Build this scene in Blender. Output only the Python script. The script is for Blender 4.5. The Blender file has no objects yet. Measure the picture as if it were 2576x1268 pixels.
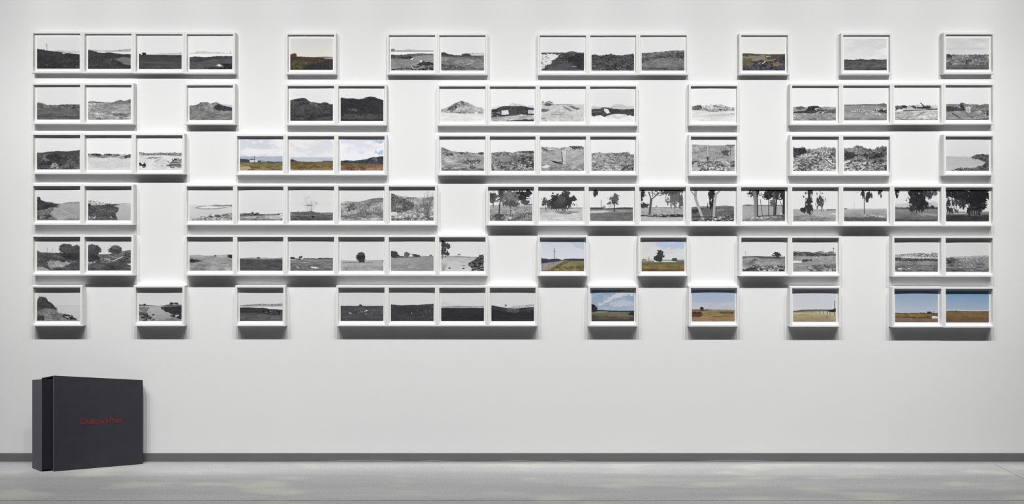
import bpy, bmesh, math, random
import numpy as np
from mathutils import Vector

# ---------------------------------------------------------------- camera, world, lights
W_PX, H_PX = 2576, 1268
S = 0.0037                 # metres per picture pixel at the wall
D = 6.0                    # camera to wall
PX, PY = 1288.0, 560.0     # principal point
CAM_Z = (1162 - PY) * S    # eye height above the floor
scene = bpy.context.scene
col = scene.collection
cam_d = bpy.data.cameras.new('camera')
cam = bpy.data.objects.new('camera', cam_d)
col.objects.link(cam)
cam.location = (0, -D, CAM_Z)
cam.rotation_euler = (math.radians(90), 0, 0)
cam_d.sensor_fit = 'HORIZONTAL'
cam_d.sensor_width = 36
cam_d.lens = (D / S) / W_PX * 36
cam_d.shift_y = -(H_PX / 2 - PY) / W_PX
cam_d.shift_x = 0
scene.camera = cam
scene.view_settings.view_transform = 'Standard'
scene.view_settings.look = 'None'
scene.view_settings.exposure = 0.0
scene.view_settings.gamma = 1.0
scene.view_settings.use_curve_mapping = False

world = bpy.data.worlds.new('world')
scene.world = world
world.use_nodes = True
bg = world.node_tree.nodes['Background']
bg.inputs[0].default_value = (0.96, 0.97, 1.0, 1)
bg.inputs[1].default_value = 0.02

LAMP_Y, LAMP_Z = -1.3, 4.58
LAMP_POWER = 425.0


def lamp_nodes(ld):
    """wall washer distribution: strong downwards, narrow sideways"""
    ld.use_nodes = True
    nt = ld.node_tree
    em = [n for n in nt.nodes if n.type == 'EMISSION'][0]
    N = lambda t: nt.nodes.new(t)
    tc = N('ShaderNodeTexCoord')
    sp = N('ShaderNodeSeparateXYZ')
    nt.links.new(tc.outputs['Normal'], sp.inputs[0])

    def m(op, a, b=None):
        n = N('ShaderNodeMath'); n.operation = op
        for i, v in enumerate((a, b)):
            if v is None: continue
            if isinstance(v, (int, float)): n.inputs[i].default_value = v
            else: nt.links.new(v, n.inputs[i])
        return n.outputs[0]
    x, y, z = sp.outputs
    down = m('MULTIPLY', z, -1.0)
    ang = m('ARCTAN2', down, y)                      # 0 = straight at the wall, pi/2 = straight down
    a01 = m('DIVIDE', ang, math.pi / 2)
    cu = N('ShaderNodeFloatCurve')
    nt.links.new(a01, cu.inputs['Value'])
    c = cu.mapping.curves[0]
    pts = PROFILE
    c.points[0].location = pts[0]
    c.points[1].location = pts[-1]
    for p in pts[1:-1]: c.points.new(*p)
    cu.mapping.update()
    r = m('SQRT', m('ADD', m('MULTIPLY', y, y), m('MULTIPLY', z, z)))
    t = m('DIVIDE', x, r)
    g = m('EXPONENT', m('MULTIPLY', m('MULTIPLY', t, t), -1.0 / (LAT * LAT)))
    out = m('MULTIPLY', cu.outputs[0], g)
    out = m('MULTIPLY', out, m('GREATER_THAN', y, -0.15))
    nt.links.new(out, em.inputs['Strength'])


LAT = 0.40
PROFILE = [(0.0, 0.04), (0.12, 0.11), (0.22, .127), (0.35, .168), (0.45, .225), (0.55, .315), (0.65, .455), (0.73, .69),
           (0.78, .86), (0.82, .95), (0.875, .60), (0.94, .42), (1.0, .25)]
LAMP_XS = [i * 0.72 for i in range(-8, 9)]
for lx in LAMP_XS:
    ld = bpy.data.lights.new('track_spotlight', 'POINT')
    ld.energy = LAMP_POWER * (.6 if abs(lx) > 5.5 else .8 if abs(lx) > 4.9 else 1.0)
    ld.shadow_soft_size = 0.045
    ld.color = (1.0, 0.995, 0.985)
    lo = bpy.data.objects.new('track_spotlight', ld)
    col.objects.link(lo)
    lo.location = (lx, LAMP_Y, LAMP_Z)
    lamp_nodes(ld)


# ---------------------------------------------------------------- helpers
def px(x, y, dist=D):
    """a picture pixel at a distance from the camera plane -> point"""
    k = S * dist / D
    return Vector(((x - PX) * k, dist - D, CAM_Z - (y - PY) * k))


def on_floor(x, y):
    dist = D * (1162 - PY) / (y - PY)
    p = px(x, y, dist); p.z = 0
    return p, dist


def mat(name, color, rough=0.6, noise=None, bump=None, spec=0.5):
    m = bpy.data.materials.new(name)
    m.use_nodes = True
    nt = m.node_tree
    b = nt.nodes['Principled BSDF']
    b.inputs['Roughness'].default_value = rough
    b.inputs['Specular IOR Level'].default_value = spec
    b.inputs['Base Color'].default_value = (*color, 1)
    tc = nt.nodes.new('ShaderNodeTexCoord')
    if noise:
        sc, lo, hi = noise
        n = nt.nodes.new('ShaderNodeTexNoise'); n.inputs['Scale'].default_value = sc; n.inputs['Detail'].default_value = 5
        r = nt.nodes.new('ShaderNodeMapRange'); r.inputs[3].default_value = lo; r.inputs[4].default_value = hi
        mx = nt.nodes.new('ShaderNodeVectorMath'); mx.operation = 'SCALE'; mx.inputs[0].default_value = color
        nt.links.new(tc.outputs['Object'], n.inputs['Vector'])
        nt.links.new(n.outputs[0], r.inputs[0]); nt.links.new(r.outputs[0], mx.inputs['Scale'])
        nt.links.new(mx.outputs[0], b.inputs['Base Color'])
    if bump:
        sc, st = bump
        n2 = nt.nodes.new('ShaderNodeTexNoise'); n2.inputs['Scale'].default_value = sc; n2.inputs['Detail'].default_value = 3
        bp = nt.nodes.new('ShaderNodeBump'); bp.inputs['Strength'].default_value = st; bp.inputs['Distance'].default_value = 0.002
        nt.links.new(tc.outputs['Object'], n2.inputs['Vector'])
        nt.links.new(n2.outputs[0], bp.inputs['Height']); nt.links.new(bp.outputs[0], b.inputs['Normal'])
    return m


M_WALL = mat('white_wall_paint', (.82, .82, .825), .75, (1.3, .985, 1.01), (60, .08), .2)
M_FRAME = mat('white_lacquered_wood', (.79, .79, .79), .45, (12, .98, 1.01), None, .3)
M_MAT = mat('white_cotton_mat', (.84, .84, .835), .9, None, None, .1)
M_BACK = mat('backing_card', (.6, .6, .58), .9)
M_BASE = mat('dark_grey_baseboard', (.150, .150, .152), .45, (4, .9, 1.08), None, .4)
M_CLOTH = mat('charcoal_book_cloth', (.042, .040, .050), .75, (9, .85, 1.2), (500, .3), .25)
M_CLOTH_L = mat('pale_grey_book_cloth', (.125, .122, .142), .75, (9, .9, 1.1), (500, .3), .3)  # paler book cloth for the inner spine and the board edge
M_CLOTH_D = mat('shaded_book_cloth', (.020, .019, .025), .8, (9, .85, 1.2), (500, .3), .15)  # book cloth darkened: the inner cover's shade is put into its colour
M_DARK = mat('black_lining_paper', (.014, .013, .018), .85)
M_RED = mat('red_foil_lettering', (.34, .022, .040), .6)
M_EDGE = mat('pale_metal_floor_edge', (.48, .48, .49), .35)


def floor_material():
    m = bpy.data.materials.new('polished_concrete')
    m.use_nodes = True
    nt = m.node_tree
    b = nt.nodes['Principled BSDF']
    N = lambda t: nt.nodes.new(t); L = nt.links.new
    tc = N('ShaderNodeTexCoord')

    def noise(scale, detail, sx=1, sy=1):
        mp = N('ShaderNodeMapping'); mp.inputs['Scale'].default_value = (sx, sy, 1)
        n = N('ShaderNodeTexNoise'); n.inputs['Scale'].default_value = scale; n.inputs['Detail'].default_value = detail
        L(tc.outputs['Object'], mp.inputs[0]); L(mp.outputs[0], n.inputs['Vector'])
        return n.outputs[0]

    def ramp(src, stops):
        r = N('ShaderNodeValToRGB')
        while len(r.color_ramp.elements) < len(stops): r.color_ramp.elements.new(.5)
        for e, (p, c) in zip(r.color_ramp.elements, stops):
            e.position = p; e.color = (*c, 1)
        L(src, r.inputs[0]); return r.outputs[0]

    def mixm(mode, f, a, bb):
        x = N('ShaderNodeMix'); x.data_type = 'RGBA'; x.blend_type = mode
        if isinstance(f, float): x.inputs[0].default_value = f
        else: L(f, x.inputs[0])
        L(a, x.inputs[6])
        if isinstance(bb, tuple): x.inputs[7].default_value = (*bb, 1)
        else: L(bb, x.inputs[7])
        return x.outputs[2]
    base = ramp(noise(1.0, 4, .22, 4.5), [(.3, (.220, .222, .225)), (.7, (.300, .302, .305))])
    fine = ramp(noise(70, 4, 1, 1), [(.3, (.84, .84, .84)), (.5, (1, 1, 1)), (.75, (1.14, 1.14, 1.12))])
    c = mixm('MULTIPLY', 1.0, base, fine)
    speck = ramp(noise(210, 1), [(.63, (0, 0, 0)), (.72, (1, 1, 1))])
    c = mixm('MIX', mixm('MULTIPLY', 1.0, speck, (.45, .45, .45)), c, (.52, .52, .50))
    tint = ramp(noise(1.6, 2, .8, 3), [(.54, (0, 0, 0)), (.66, (1, 1, 1))])
    c = mixm('MIX', mixm('MULTIPLY', 1.0, tint, (.55, .55, .55)), c, (.36, .365, .30))
    L(c, b.inputs['Base Color'])
    b.inputs['Roughness'].default_value = .55
    b.inputs['Specular IOR Level'].default_value = .35
    bp = N('ShaderNodeBump'); bp.inputs['Strength'].default_value = .15; bp.inputs['Distance'].default_value = .002
    L(noise(90, 4), bp.inputs['Height']); L(bp.outputs[0], b.inputs['Normal'])
    return m


M_FLOOR = floor_material()
M_STRIP = mat('lit_floor_strip', (.20, .20, .205), .4, (6, .85, 1.15), None, .5)  # stands in for the lit strip of floor along the wall
M_JOINT = mat('dark_joint_filler', (.11, .11, .11), .8)


def link_mesh(name, verts, faces, m, parent=None, smooth=False):
    me = bpy.data.meshes.new(name)
    me.from_pydata([tuple(v) for v in verts], [], faces)
    me.materials.append(m)
    me.update()
    bm = bmesh.new(); bm.from_mesh(me); bmesh.ops.recalc_face_normals(bm, faces=bm.faces); bm.to_mesh(me); bm.free()
    if smooth:
        for p in me.polygons: p.use_smooth = True
    o = bpy.data.objects.new(name, me)
    col.objects.link(o)
    if parent: o.parent = parent
    return o


def box_vf(x0, x1, y0, y1, z0, z1, base=0):
    v = [(x0, y0, z0), (x1, y0, z0), (x1, y1, z0), (x0, y1, z0), (x0, y0, z1), (x1, y0, z1), (x1, y1, z1), (x0, y1, z1)]
    f = [(0, 3, 2, 1), (4, 5, 6, 7), (0, 1, 5, 4), (1, 2, 6, 5), (2, 3, 7, 6), (3, 0, 4, 7)]
    return v, [tuple(i + base for i in q) for q in f]


def boxes(name, bs, m, parent=None):
    V, F = [], []
    for b in bs:
        v, f = box_vf(*b, base=len(V)); V += v; F += f
    return link_mesh(name, V, F, m, parent)


def struct(o):
    o['kind'] = 'structure'
    return o


# ---------------------------------------------------------------- the room
struct(boxes('wall_back', [(-9, 9, 0, .2, 0, 5.2)], M_WALL))
JY = on_floor(0, 1259)[0].y          # joint line running along the wall
JX = on_floor(2508, 1171)[0].x       # joint line running away from the wall
EDGE = on_floor(0, 1167)[0].y
g = .0022
fl = []
for (xa, xb) in ((-9, JX - g), (JX + g, 9)):
    fl.append((xa, xb, JY + g, EDGE - .004, -.12, 0))
    fl.append((xa, xb, -6.5, JY - g, -.12, 0))
fl.append((-9, 9, -6.5, .2, -.3, -.12))
floor = struct(boxes('floor', fl, M_FLOOR))
jo = boxes('joint_filler', [(-9, 9, JY - g, JY + g, -.12, -.004), (JX - g, JX + g, JY + g, EDGE - .004, -.12, -.004), (JX - g, JX + g, -6.5, JY - g, -.12, -.004)], M_JOINT, floor)
struct(boxes('baseboard_back', [(-9, 9, -.012, 0, .004, (1162 - 1140) * S + .002)], M_BASE))
# floor strip under the baseboard, upper edge shaped wavy to imitate light scallops
V, F = [], []
xs = np.linspace(-9, 9, 361)
light_scallops = [(917, .55, .016), (1091, .22, .011), (1303, .3, .011), (1425, .2, .010), (1850, .55, .015)]
for x in xs:
    h = .008 + sum(a * math.exp(-((x - (c - PX) * S) / (w * .6)) ** 2) for c, w, a in light_scallops)
    V += [(x, EDGE, -.1), (x, EDGE, .001), (x, -.016, .003), (x, -.0135, h), (x, 0, h), (x, 0, -.1)]
for i in range(360):
    a, b = i * 6, i * 6 + 6
    for k in range(6): F.append((a + k, a + (k + 1) % 6, b + (k + 1) % 6, b + k))
struct(link_mesh('floor_light_strip', V, F, M_STRIP))
struct(boxes('trim_2', [(-9, 9, EDGE - .004, EDGE, -.1, .004)], M_EDGE))

# ---------------------------------------------------------------- painting the photographic prints
PW, PH = 216, 160


def rng_for(seed): return np.random.RandomState(seed)


def vnoise(r, fx, fy, w=PW, h=PH):
    gx, gy = max(2, int(fx) + 2), max(2, int(fy) + 2)
    gr = r.rand(gy, gx)
    X = np.linspace(0, min(fx, gx - 1.001), w); Y = np.linspace(0, min(fy, gy - 1.001), h)
    xi, yi = X.astype(int), Y.astype(int)
    tx, ty = X - xi, Y - yi
    tx = tx * tx * (3 - 2 * tx); ty = ty * ty * (3 - 2 * ty)
    xi1, yi1 = np.minimum(xi + 1, gx - 1), np.minimum(yi + 1, gy - 1)
    a = gr[np.ix_(yi, xi)] * (1 - tx) + gr[np.ix_(yi, xi1)] * tx
    b = gr[np.ix_(yi1, xi)] * (1 - tx) + gr[np.ix_(yi1, xi1)] * tx
    return a * (1 - ty[:, None]) + b * ty[:, None] - .5


def fbm(r, fx, fy, octs=4):
    o = np.zeros((PH, PW)); a = 1.0; s = 0
    for k in range(octs):
        if fx > PW * .7 and fy > PH * .7: break
        o += a * vnoise(r, min(fx, PW), min(fy, PH)); s += a; a *= .62; fx *= 2; fy *= 2
    return o / s * 2.6


GX, GY = np.meshgrid((np.arange(PW) + .5) / PW, (np.arange(PH) + .5) / PH)


def grain(r, fx, fy):
    return vnoise(r, fx, fy) * 2


def tex(r, kind):
    return raw_tex(r, kind) * {'r': 1.15, 'c': 1.0, 'b': 1.1}.get(kind, 1.4)


def raw_tex(r, kind):
    w = np.clip((GY - .45) / .5, 0, 1)                          # far ground is fine, near ground coarse
    big = fbm(r, 4, 7, 2) * .35
    if kind == 'n': return big + (.5 * fbm(r, 30, 40, 2) + .4 * grain(r, 100, 90)) * (1 - w) + (.7 * fbm(r, 18, 24, 3) + .35 * grain(r, 80, 70)) * w
    if kind == 'd': return big + .5 * fbm(r, 30, 40, 2) + .5 * grain(r, 90, 84)        # fine dark soil
    if kind == 's':                                             # flat streaks
        return big + (.45 * fbm(r, 12, 60, 2) + .4 * grain(r, 60, 110)) * (1 - w) + (.65 * fbm(r, 9, 30, 3) + .4 * grain(r, 44, 80)) * w + .15 * grain(r, 110, 120)
    if kind == 'g': return big + .6 * fbm(r, 80, 18, 2) + .3 * fbm(r, 6, 30, 2) + .25 * grain(r, 110, 90)   # grass blades
    if kind == 'r':                                             # rubble: light and dark chips
        fine = np.clip(1.5 * fbm(r, 44, 60, 2), -1, 1) * .6 + .45 * grain(r, 96, 110)
        near = np.clip(1.9 * fbm(r, 24, 34, 3), -1, 1) * .7 + .4 * grain(r, 70, 80)
        return big + fine * (1 - w) + near * w
    if kind == 'c': return fbm(r, 3, 5, 4)                      # cloud
    if kind == 'b': return np.clip(1.5 * fbm(r, 26, 30, 2), -1, 1) * .8 + .3 * grain(r, 100, 100)
    return 0 * GX


def rgb(t):
    if isinstance(t, (tuple, list)): return np.array(t, float)
    return np.array([t - .5, t - .5, t + max(0, (110 - t)) * .05 + .5], float)


def put(im, mask, c, shade=None):
    c = rgb(c)[None, None, :]
    if shade is not None:
        lum = c.mean()
        c = c + shade[:, :, None] * (c / max(lum, 1) * .6 + .4)
    m = np.clip(mask, 0, 1)[:, :, None]
    im[:] = im * (1 - m) + c * m


def prof(pts):
    if not isinstance(pts[0], (tuple, list)):
        xs_ = np.linspace(0, 1, len(pts)) if len(pts) > 1 else [0]
        return np.interp(GX[0], xs_, pts)
    return np.interp(GX[0], [p[0] for p in pts], [p[1] for p in pts])


def jag(r, amt, f=30):
    n = np.zeros(PW); a = 1
    for k in range(3):
        g0 = r.rand(int(f) + 2) - .5
        n += a * np.interp(np.linspace(0, f, PW), np.arange(int(f) + 2), g0); f *= 2; a *= .6
    return n * amt


def poly_mask(pts, r=None, rough=0):
    gx, gy = GX, GY
    if rough:
        gx = GX + fbm(r, 16, 16, 3) * rough; gy = GY + fbm(r, 16, 16, 3) * rough
    m = np.zeros((PH, PW), bool)
    n = len(pts)
    for i in range(n):
        x0, y0 = pts[i]; x1, y1 = pts[(i + 1) % n]
        if y0 == y1: continue
        c = ((gy >= min(y0, y1)) & (gy < max(y0, y1)))
        xi = x0 + (gy - y0) / (y1 - y0) * (x1 - x0)
        m ^= c & (gx < xi)
    return m.astype(float)


def seg(im, x0, y0, x1, y1, c, w=.006, a=1.0):
    dx, dy = x1 - x0, (y1 - y0) * PH / PW
    L2 = dx * dx + dy * dy + 1e-9
    qx, qy = GX - x0, (GY - y0) * PH / PW
    t = np.clip((qx * dx + qy * dy) / L2, 0, 1)
    d = np.hypot(qx - t * dx, qy - t * dy)
    put(im, np.clip((w / 2 - d) * PW + .5, 0, 1) * a, c)


def paint(ops, seed):
    r = rng_for(seed)
    im = np.full((PH, PW, 3), 225.0)
    for op in ops:
        k, a = op[0], op[1:]
        if k == 'S':                                  # sky: top, bottom, cloud contrast, cloud colour
            t, b = rgb(a[0]), rgb(a[1])
            f = GY[:, :, None]
            im[:] = t * (1 - f) + b * f
            if len(a) > 2:
                n = tex(r, 'c')[:, :, None]
                if len(a) > 3:
                    mm = np.clip(.5 + n * 2.2, 0, 1) * a[2]
                    im[:] = im * (1 - mm) + rgb(a[3]) * mm
                else: im[:] = im + n * a[2]
        elif k == 'L':                                # land: ridge, tone, contrast, texture, rough edge, bottom tone
            pts, t, c, tx = a[:4]
            rough = a[4] if len(a) > 4 else .01
            y = prof(pts) + jag(r, rough)
            mask = np.clip((GY - y[None, :]) * PH + .5, 0, 1)
            sh = tex(r, tx) * c
            if len(a) > 5:
                f = np.clip((GY - y[None, :]) / (1 - y.min() + 1e-6), 0, 1)
                cc = rgb(t) * (1 - f[:, :, None]) + rgb(a[5]) * f[:, :, None] + sh[:, :, None]
                im[:] = im * (1 - mask[:, :, None]) + cc * mask[:, :, None]
            else: put(im, mask, t, sh)
        elif k == 'B':                                # band between two lines, x limits optional
            p0, p1, t, c, tx = a[:5]
            rough = a[5] if len(a) > 5 else .01
            y0 = prof(p0) + jag(r, rough); y1 = prof(p1) + jag(r, rough)
            mask = np.clip((GY - y0[None, :]) * PH + .5, 0, 1) * np.clip((y1[None, :] - GY) * PH + .5, 0, 1)
            if len(a) > 6: mask = mask * (GX > a[6][0]) * (GX < a[6][1])
            put(im, mask, t, tex(r, tx) * c)
        elif k == 'P':                                # patch
            pts, t, c, tx = a[:4]
            put(im, poly_mask(pts, r, a[4] if len(a) > 4 else .02), t, tex(r, tx) * c)
        elif k == 'T':                                # leafy crown: cx, cy, rx, ry, tone, raggedness
            cx, cy, rx, ry, t = a[:5]
            rag = a[5] if len(a) > 5 else .45
            d = np.hypot((GX - cx) / rx, (GY - cy) / ry) + (fbm(r, 17, 15, 3) * .8 + grain(r, 60, 50) * .35) * rag
            put(im, np.clip((1 - d) * 12, 0, 1), t, tex(r, 'n') * (22 if not isinstance(t, int) or t > 40 else 14))
        elif k == 'H':                                # hanging foliage
            cx, cy, rx, ry, t = a[:5]
            d = np.hypot((GX - cx) / rx, (GY - cy) / ry) + fbm(r, 34, 9, 3) * .95
            put(im, np.clip((1 - d) * 9, 0, 1), t, tex(r, 'g') * 16)
        elif k == 'V': seg(im, a[0], a[1], a[0], a[2], a[3], a[4] if len(a) > 4 else .006, a[5] if len(a) > 5 else 1)
        elif k == 'I':
            seg(im, *a)
        elif k == 'K':                                # chips: x0, y0, x1, y1, count, size, dark, light
            x0, y0, x1, y1, n, sz, lo, hi = a
            for _ in range(n):
                cx, cy = r.uniform(x0, x1), r.uniform(y0, y1)
                s1, s2 = sz * r.uniform(.5, 1.3), sz * r.uniform(.3, .7)
                th = r.uniform(-.5, .5)
                u = (GX - cx) * math.cos(th) + (GY - cy) * math.sin(th)
                v = -(GX - cx) * math.sin(th) + (GY - cy) * math.cos(th)
                t = r.uniform(lo, hi)
                put(im, np.clip((1 - np.hypot(u / s1, v / s2)) * 5, 0, 1), int(t))
        elif k == 'W':                                # wiry twigs: cx, base, height, spread, count, tone
            cx, yb, hh, spd, n, t = a
            for _ in range(n):
                x = cx + r.uniform(-.3, .3) * spd; tx_ = x + r.uniform(-1, 1) * spd
                seg(im, x, yb, tx_, yb - hh * r.uniform(.5, 1), t, .005, .7)
    im = im.reshape(PH // 2, 2, PW // 2, 2, 3).mean(axis=(1, 3))
    lum = im.mean(axis=2, keepdims=True)
    return np.clip(lum + (im - lum) * .82, 26, 250)


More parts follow.
